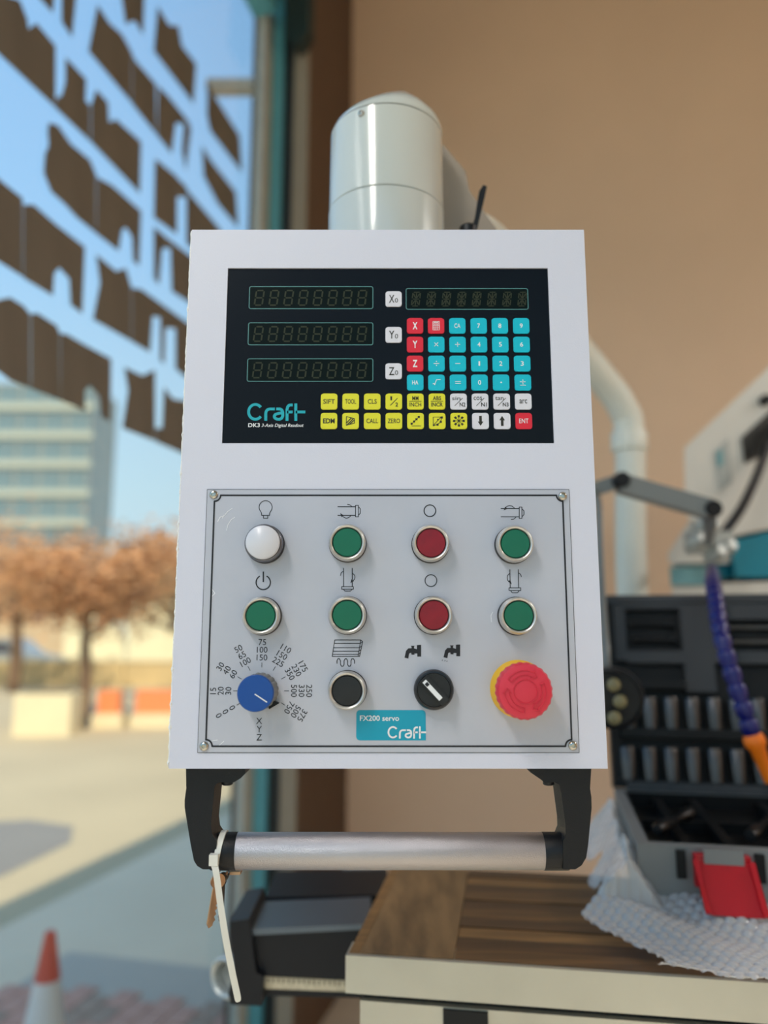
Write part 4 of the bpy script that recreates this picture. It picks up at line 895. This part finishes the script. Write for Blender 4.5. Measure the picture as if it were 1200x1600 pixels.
bm = bmesh.new(); tube(bm, smooth_path([at(1215, 660, MY - .03), at(1197, 706, MY - .05), at(1180, 750, MY - .08), at(1158, 795, MY - .1), at(1136, 826, MY - .1), at(1120, 850, MY - .06)], 6), .012, 10); build('cable', bm, M['darkring'], mill, 40)
bm = bmesh.new(); box(bm, at(1108, 848, MY - .12), (.10, .05, .05)); bevel(bm, .008); cp = build('clamp', bm, M['ways'], mill, 40)
for x, y, r in ((1103, 822, .024), (1088, 848, .020), (1134, 858, .018), (1118, 866, .02)):
    bm = bmesh.new(); lathe(bm, [(r * .7, -.03), (r, -.02), (r, .015), (r * .6, .03)], at(x, y, MY - .14), (.2, -1, .3), 20); build('clamp_knob', bm, M['ways'], cp, 40)

# ------------------------------------------------------------------ black table slide left of the bench
M['slidebk'] = mat('slide_black', rgb(17, 19, 25), 0.45, var=.06, vscale=20, spec=.3); M['slidehi'] = mat('slide_bluegrey', rgb(96, 106, 116), 0.35, .5); M['scale'] = mat('scale_strip', rgb(186, 178, 158), 0.4, .5, var=.12, vscale=160)
SY = 1.02
sl = thing('machine_slide', 'black machine slide with graduated silver strip beside the bench', 'machine slide', at(470, 1560, SY))
def sslab(name, pts, Y, dep, m, bev=.002, parent=None):
    bm = bmesh.new(); prism(bm, [at(x, y, Y) for x, y in pts], Vector((0, dep, 0)))
    if bev: bevel(bm, bev)
    return build(name, bm, m, parent or sl, 40)
sslab('body', [(380, 1462), (578, 1452), (578, 1532), (384, 1524)], SY, .10, M['slidebk'])
sslab('top_edge', [(384, 1452), (577, 1444), (577, 1452), (384, 1462)], SY - .004, .10, M['slidehi'])  # highlight along the top edge, put in as a blue-grey strip
sslab('end_plate', [(358, 1440), (388, 1436), (392, 1455), (400, 1520), (412, 1526), (408, 1572), (362, 1570), (356, 1552), (366, 1520)], SY - .012, .12, M['slidebk'], .004)
st_ = sslab('scale_strip', [(412, 1526), (578, 1534), (578, 1551), (414, 1545)], SY + .004, .03, M['scale'])
for k_ in range(19): sslab('graduation', [(418 + k_ * 8, 1529 + k_ * .35), (420 + k_ * 8, 1529 + k_ * .35), (420 + k_ * 8, 1535 + k_ * .35), (418 + k_ * 8, 1535 + k_ * .35)], SY + .0032, .0006, M['shadowgap'], 0, st_)
sslab('lower_rail', [(412, 1547), (578, 1552), (578, 1560), (412, 1556)], SY + .006, .03, M['slidebk'])
sslab('rear_way', [(414, 1402), (606, 1398), (606, 1444), (408, 1446)], SY + .12, .12, M['slidebk'])
sslab('rear_edge', [(418, 1416), (606, 1412), (606, 1418), (418, 1423)], SY + .116, .05, M['slidehi'], .001)
bm = bmesh.new(); lathe(bm, [(.0095, 0), (.0095, .008), (.006, .012)], at(501, 1419, SY + .11), (0, -1, 0), 20); build('lock_knob', bm, M['ways'], sl, 40)
bm = bmesh.new(); lathe(bm, [(.026, -.01), (.026, 0), (.022, .004), (.018, 0), (.018, -.01)], at(352, 1528, SY + .05), (-.6, -1, 0), 28); build('crank_hub', bm, M['ways'], sl, 40)
sslab('vise_jaw', [(532, 1374), (600, 1372), (604, 1388), (534, 1390)], SY + .20, .06, M['ways'], .003); sslab('vise_body', [(545, 1388), (600, 1386), (578, 1412), (540, 1412)], SY + .22, .06, M['slidehi'], .003)
sslab('bolt_block', [(562, 1472), (578, 1480), (578, 1492), (560, 1484)], SY - .01, .012, M['ways'], .002)

#=OUTSIDE=
# ------------------------------------------------------------------ street outside the window
M['ground'] = mat('sandy_pavement', rgb(196, 180, 146), 0.9, var=.06, vscale=.6); M['asphalt'] = mat('grey_asphalt', rgb(238, 218, 188), 0.9, var=.05, vscale=1.2)
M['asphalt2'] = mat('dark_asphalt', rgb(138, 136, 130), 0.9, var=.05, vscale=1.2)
M['brick'] = mat('red_paver', rgb(206, 156, 138), 0.85, var=.12, vscale=3); M['brick2'] = mat('brown_paver', rgb(172, 146, 128), 0.85, var=.12, vscale=3); M['mortar'] = mat('paver_bed', rgb(190, 182, 168), 0.9)
GZ = -.06
def gbox(name, u0, u1, v0, v1, z0, z1, m, parent=None, bev=0): return rbox(name, u0, u1, v0, v1, z0, z1, m, parent, bev)
gr = struct(gbox('ground', -30, 70, -60, 40, GZ - .3, GZ, M['ground'])); 
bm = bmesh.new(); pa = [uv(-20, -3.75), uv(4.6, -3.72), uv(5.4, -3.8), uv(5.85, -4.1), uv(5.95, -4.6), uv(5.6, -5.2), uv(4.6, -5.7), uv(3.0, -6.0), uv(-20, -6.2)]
prism(bm, [p + Vector((0, 0, GZ + .003)) for p in pa], (0, 0, -.02)); build('asphalt_patch', bm, M['asphalt2'], gr)  # rounded pavement shadow, painted as a darker ground patch
bm = bmesh.new(); prism(bm, [uv(*p) + Vector((0, 0, GZ + .002)) for p in ((-20, -3.2), (9, -3.05), (16, -2.9), (16, WV - .13), (-20, WV - .13))], (0, 0, -.02)); build('asphalt_apron', bm, M['asphalt'], gr)  # ground within the shop's shadow, coloured paler to lift the shade
struct(gbox('wall_street', BU + .21, 30, WV - .1, 6, GZ, CH + .25, M['ceil']))       # the row of shops goes on
# pavers by the shop front
bed = gbox('paver_bed', -1.5, 3.6, -2.5, WV - .13, GZ - .01, GZ + .012, M['mortar'], gr)
bme = None
cnt = 0
for j in range(11):
    for i in range(24):
        u0 = -.2 + i * .145 + (.07 if j % 2 else 0); v0 = -2.48 + j * .105
        p = uv(u0, v0, GZ)
        if u0 > 3.5: continue
        if bme is None:
            bm = bmesh.new(); box(bm, (0, 0, 0), (.097, .137, .03)); bme = [bpy.data.meshes.new('brick') for _ in range(2)]
            for q_, mm in zip(bme, (M['brick'], M['brick2'])): bm.to_mesh(q_); q_.materials.append(mm)
            bm.free()
        add_ob('brick', bme[(i * 7 + j * 3 + (i * j) % 5) % 3 % 2], None, gr, p + Vector((0, 0, .007)), Matrix.Rotation(RR, 4, 'Z')); cnt += 1
# traffic cone
M['coner'] = mat('cone_red', rgb(206, 74, 56), 0.5); M['conew'] = mat('cone_white', rgb(222, 222, 218), 0.4)
ctop = onv(78, 1453, 0) if False else None
d_ = ray(79, 1452); kz = (GZ + .03 + .56 - CAMZ) / d_.z; cp_ = Vector((0, 0, CAMZ)) + d_ * kz; cb = Vector((cp_.x, cp_.y, GZ + .022))
cone = thing('traffic_cone', 'red and white traffic cone on the pavement outside the window', 'traffic cone', cb)
bm = bmesh.new(); box(bm, cb + Vector((0, 0, .015)), (.30, .30, .03)); bevel(bm, .008); build('base', bm, M['coner'], cone, 40)
def cr(z): return .105 - .088 * (z - .03) / .53
for nm_, z0, z1, m_ in (('lower_body', .03, .27, 'coner'), ('white_band', .27, .415, 'conew'), ('upper_body', .415, .56, 'coner')):
    bm = bmesh.new(); lathe(bm, [(cr(z0), z0), (cr(z1), z1)] + ([(cr(z1) * .6, z1 + .004)] if nm_[0] == 'u' else []), cb, (0, 0, 1), 32); build(nm_, bm, M[m_], cone, 40)
# trees
M['bark'] = mat('tree_bark', rgb(116, 92, 70), 0.9, var=.2, vscale=6); M['leaf'] = mat('dry_leaves', rgb(206, 154, 108), 0.8, var=.25, vscale=3); M['leaf2'] = mat('dry_leaves_pale', rgb(196, 164, 122), 0.8, var=.25, vscale=3)
def tree(pos, h, cr_, label, lm, nleaf, seed, trunk=.12):
    rnd = random.Random(seed); pos = Vector(pos); t = thing('street_tree', label, 'tree', pos, 'street trees outside')
    bm = bmesh.new(); th = h * .42; tube(bm, smooth_path([pos, pos + Vector((.03, 0, th * .5)), pos + Vector((-.02, 0, th)), pos + Vector((.05, .02, h * .8))], 4), [trunk * (1 - .045 * i) for i in range(13)], 10); build('trunk', bm, M['bark'], t, 40)
    tips = []
    for k_ in range(11):
        a = 2 * PI * k_ / 11 + rnd.random() * .5; z0 = th * (.9 + .6 * rnd.random()); L = cr_ * (.6 + .45 * rnd.random())
        p = pos + Vector((0, 0, min(z0, h * .75))); q = p + Vector((math.cos(a) * L, math.sin(a) * L, (h - p.z + pos.z) * (.35 + .5 * rnd.random()))); mdl = p.lerp(q, .5) + Vector((0, 0, -.12 * L))
        bm = bmesh.new(); pts = smooth_path([p, mdl, q], 4); tube(bm, pts, [trunk * .38 * (1 - .09 * i) for i in range(len(pts))], 6); build('branch', bm, M['bark'], t, 40); tips += [mdl, q, p.lerp(q, .75)]
    bm = bmesh.new()
    for k_ in range(nleaf):
        c = rnd.choice(tips) + Vector((rnd.gauss(0, .28), rnd.gauss(0, .28), rnd.gauss(0, .22))) * cr_ * .62; s_ = .05 + .05 * rnd.random()
        R_ = Matrix.Rotation(rnd.random() * 6.3, 3, 'Z') @ Matrix.Rotation(rnd.random() * 3, 3, 'X')
        bm.faces.new([bm.verts.new(c + R_ @ Vector(v)) for v in ((-s_, 0, 0), (0, -s_ * .5, .01), (s_, 0, 0), (0, s_ * .5, .01))])
    f = build('foliage', bm, M[lm], t); f['kind'] = 'stuff'
tree(onz(127, 1138, GZ), 3.75, 1.5, 'bare street tree with brown leaves behind the pale planter', 'leaf', 5200, 1, .125)
tree(onz(285, 1096, GZ), 3.9, 1.7, 'brown leaved street tree behind the orange barriers', 'leaf2', 4200, 5, .14)
tree(onz(20, 1082, GZ), 4.6, 2.6, 'wide brown leaved tree in front of the glass tower', 'leaf', 5200, 9, .2)
# planter and barriers
M['planter'] = mat('pale_concrete', rgb(228, 214, 176), 0.8, var=.04, vscale=2); M['obar'] = mat('orange_plastic', rgb(240, 140, 84), 0.5); M['soil'] = mat('planter_soil', rgb(110, 96, 72), .9)
def hbox(name, px0, px1, pyt, pyb, z, m, parent, dep=.4, zt=None):   # box whose lower front edge sits on the ground at row pyb
    a, b = onz(px0, pyb, z), onz(px1, pyb, z); Y = (a.y + b.y) / 2; top = at((px0 + px1) / 2, pyt, Y).z if zt is None else zt
    bm = bmesh.new(); hexa(bm, [Vector((a.x, Y, z)), Vector((b.x, Y, z)), Vector((b.x, Y + dep, z)), Vector((a.x, Y + dep, z)), Vector((a.x, Y, top)), Vector((b.x, Y, top)), Vector((b.x, Y + dep, top)), Vector((a.x, Y + dep, top))]); bevel(bm, .03)
    return build(name, bm, m, parent, 40), Y, top
pt_ = thing('planter', 'low pale concrete planter beside the tree trunk outside', 'planter', onz(70, 1150, GZ))
o_, Yp_, tp_ = hbox('box', 18, 108, 1084, 1150, GZ, M['planter'], pt_, .5)
bm = bmesh.new(); c_ = onz(63, 1150, GZ); box(bm, (c_.x, Yp_ + .25, tp_ + .005), (.7, .35, .03)); build('soil', bm, M['soil'], pt_)
for (a, b, lab) in ((148, 184, 'narrow orange barrier on a pale kerb outside'), (208, 276, 'wide orange barrier on a pale kerb outside')):
    br = thing('road_barrier', lab, 'barrier', onz((a + b) / 2, 1138, GZ), 'orange barriers outside')
    hbox('foot', a - 6, b + 6, 1116, 1138, GZ, M['planter'], br, .4); Yb = onz((a + b) / 2, 1138, GZ).y
    P0, P1_ = at(a, 1118, Yb), at(b, 1082, Yb); bm = bmesh.new(); box(bm, ((P0.x + P1_.x) / 2, Yb + .2, (P0.z + P1_.z) / 2), (P1_.x - P0.x, .22, P1_.z - P0.z + .06)); bevel(bm, .03); build('panel', bm, M['obar'], br, 40)
# boundary wall, vans, car, tower
M['bwall'] = mat('sand_wall', rgb(206, 180, 130), 0.85, var=.08, vscale=.8); M['van'] = mat('cream_van', rgb(238, 226, 186), 0.4); M['carg'] = mat('grey_car', rgb(150, 156, 156), 0.3); M['tyre'] = mat('tyre_black', rgb(26, 26, 26), 0.8); M['carglass'] = mat('car_glass', rgb(50, 58, 70), 0.1)
w_ = thing('boundary_wall', 'long low sand coloured boundary wall across the street', 'wall', Vector((-8, 24, GZ)))
for k_ in range(9):
    bm = bmesh.new(); box(bm, (-17 + k_ * 2.02, 24, GZ + .38), (1.98, .25, .76)); bevel(bm, .02); pn = build('wall_panel', bm, M['bwall'], w_)
bm = bmesh.new(); box(bm, (-9, 24, GZ + .79), (18.2, .34, .07)); build('coping', bm, M['planter'], w_)
def car(pos, L, H, W, m, label, cat, van):
    pos = Vector(pos); t = thing('parked_van' if van else 'parked_car', label, cat, pos, 'vehicles parked across the street')
    pr_ = [(-.5, .16), (-.5, .62), (-.46, .98), (.18, 1.0), (.30, .62), (.48, .54), (.5, .3), (.5, .16)] if van else [(-.5, .2), (-.5, .58), (-.33, .62), (-.22, .97), (.12, 1.0), (.27, .64), (.47, .54), (.5, .3), (.5, .2)]
    bm = bmesh.new(); prism(bm, [pos + Vector((x * L, -W / 2, z * H)) for x, z in pr_], (0, W, 0)); bevel(bm, .06); build('body', bm, m, t, 40)
    for s in (-1, 1):
        bm = bmesh.new(); prism(bm, [pos + Vector((x * L, s * (W / 2 + .005), z * H)) for x, z in (((.0, .66), (.0, .92), (.16, .92), (.26, .66)) if van else ((-.26, .64), (-.18, .9), (.10, .92), (.22, .64)))], (0, -s * .02, 0)); build('side_window', bm, M['carglass'], t)
        for x in (-.3, .32):
            bm = bmesh.new(); lathe(bm, [(.22, 0), (.32, .02), (.32, .2), (.22, .22)], pos + Vector((x * L, s * (W / 2 + .02), .32)), (0, -s, 0), 24); build('wheel', bm, M['tyre'], t, 40)
car(Vector((at(160, 1000, 34).x, 34, GZ)), 2.6, 2.9, 1.9, M['van'], 'cream delivery van parked behind the boundary wall near the tree trunk', 'van', True)
car(Vector((at(275, 1000, 31).x, 31, GZ)), 3.2, 2.8, 1.9, M['van'], 'cream delivery van partly behind the control pendant edge', 'van', True)
car(Vector((at(10, 1000, 28).x, 28, GZ)), 3.8, 1.45, 1.7, M['carg'], 'grey parked car behind the boundary wall', 'car', False)
M['towerc'] = mat('tower_concrete', rgb(150, 156, 150), 0.7, var=.04, vscale=.1); M['towerg'] = mat('tower_glass', rgb(110, 132, 136), 0.2, var=.25, vscale=.12); M['band'] = mat('tower_band', rgb(176, 180, 164), 0.7)
TYD = 85
tl = at(-260, 900, TYD); tr = at(128, 900, TYD); ttop = at(50, 598, TYD).z
tw = thing('office_tower', 'tall grey green glass office tower behind the trees', 'building', Vector(((tl.x + tr.x) / 2, TYD + 4, GZ)))
bm = bmesh.new(); box(bm, ((tl.x + tr.x) / 2, TYD + 4, ttop / 2), (tr.x - tl.x, 8, ttop)); build('core', bm, M['towerc'], tw)
nf = 9; fh = ttop / nf
pme = None
for f in range(nf):
    bm = bmesh.new(); box(bm, ((tl.x + tr.x) / 2, TYD - .1, f * fh + .45), (tr.x - tl.x + .6, .5, .8)); build('floor_band', bm, M['band'], tw)
    for k_ in range(10):
        if pme is None:
            bm = bmesh.new(); box(bm, (0, 0, 0), ((tr.x - tl.x) / 10 - .35, .2, fh - 1.2)); pme = bpy.data.meshes.new('window_pane'); bm.to_mesh(pme); bm.free(); pme.materials.append(M['towerg'])
        add_ob('window_pane', pme, None, tw, (tl.x + (tr.x - tl.x) * (k_ + .5) / 10, TYD - .05, f * fh + .85 + (fh - 1.2) / 2))
# low buildings at the horizon
M['hz1'] = mat('far_beige', rgb(190, 168, 136), 0.8, var=.06, vscale=.2); M['hz2'] = mat('far_brown', rgb(146, 124, 104), 0.8, var=.08, vscale=.2); M['roof'] = mat('far_roof', rgb(168, 112, 84), .8)
for k_, (x0, x1, top, Y, m_, lab) in enumerate(((-330, -20, 930, 62, 'hz2', 'low brown building far behind the grey car'), (-30, 150, 905, 58, 'hz1', 'low beige building at the foot of the glass tower'), (150, 330, 888, 55, 'hz2', 'low brown building far behind the vans'))):
    a, b = at(x0, 980, Y), at(x1, 980, Y); h = at(600, top, Y).z; t = thing('low_building', lab, 'building', Vector(((a.x + b.x) / 2, Y + 3, GZ)), 'low buildings across the street')
    bm = bmesh.new(); box(bm, ((a.x + b.x) / 2, Y + 3, h / 2 + GZ / 2), (b.x - a.x, 6, h - GZ)); build('wall', bm, M[m_], t)
    bm = bmesh.new(); A = Vector((a.x - .3, Y - .3, h)); prism(bm, [A, A + Vector((0, 6.6, 0)), A + Vector((0, 3.3, 1.1))], (b.x - a.x + .6, 0, 0)); build('roof', bm, M['roof'], t)
    n_ = 5
    for i in range(n_):
        bm = bmesh.new(); x = a.x + (b.x - a.x) * (i + .5) / n_; box(bm, (x, Y - .02, h * .6), ((b.x - a.x) / n_ * .5, .1, h * .3)); build('window', bm, M['carglass'], t)
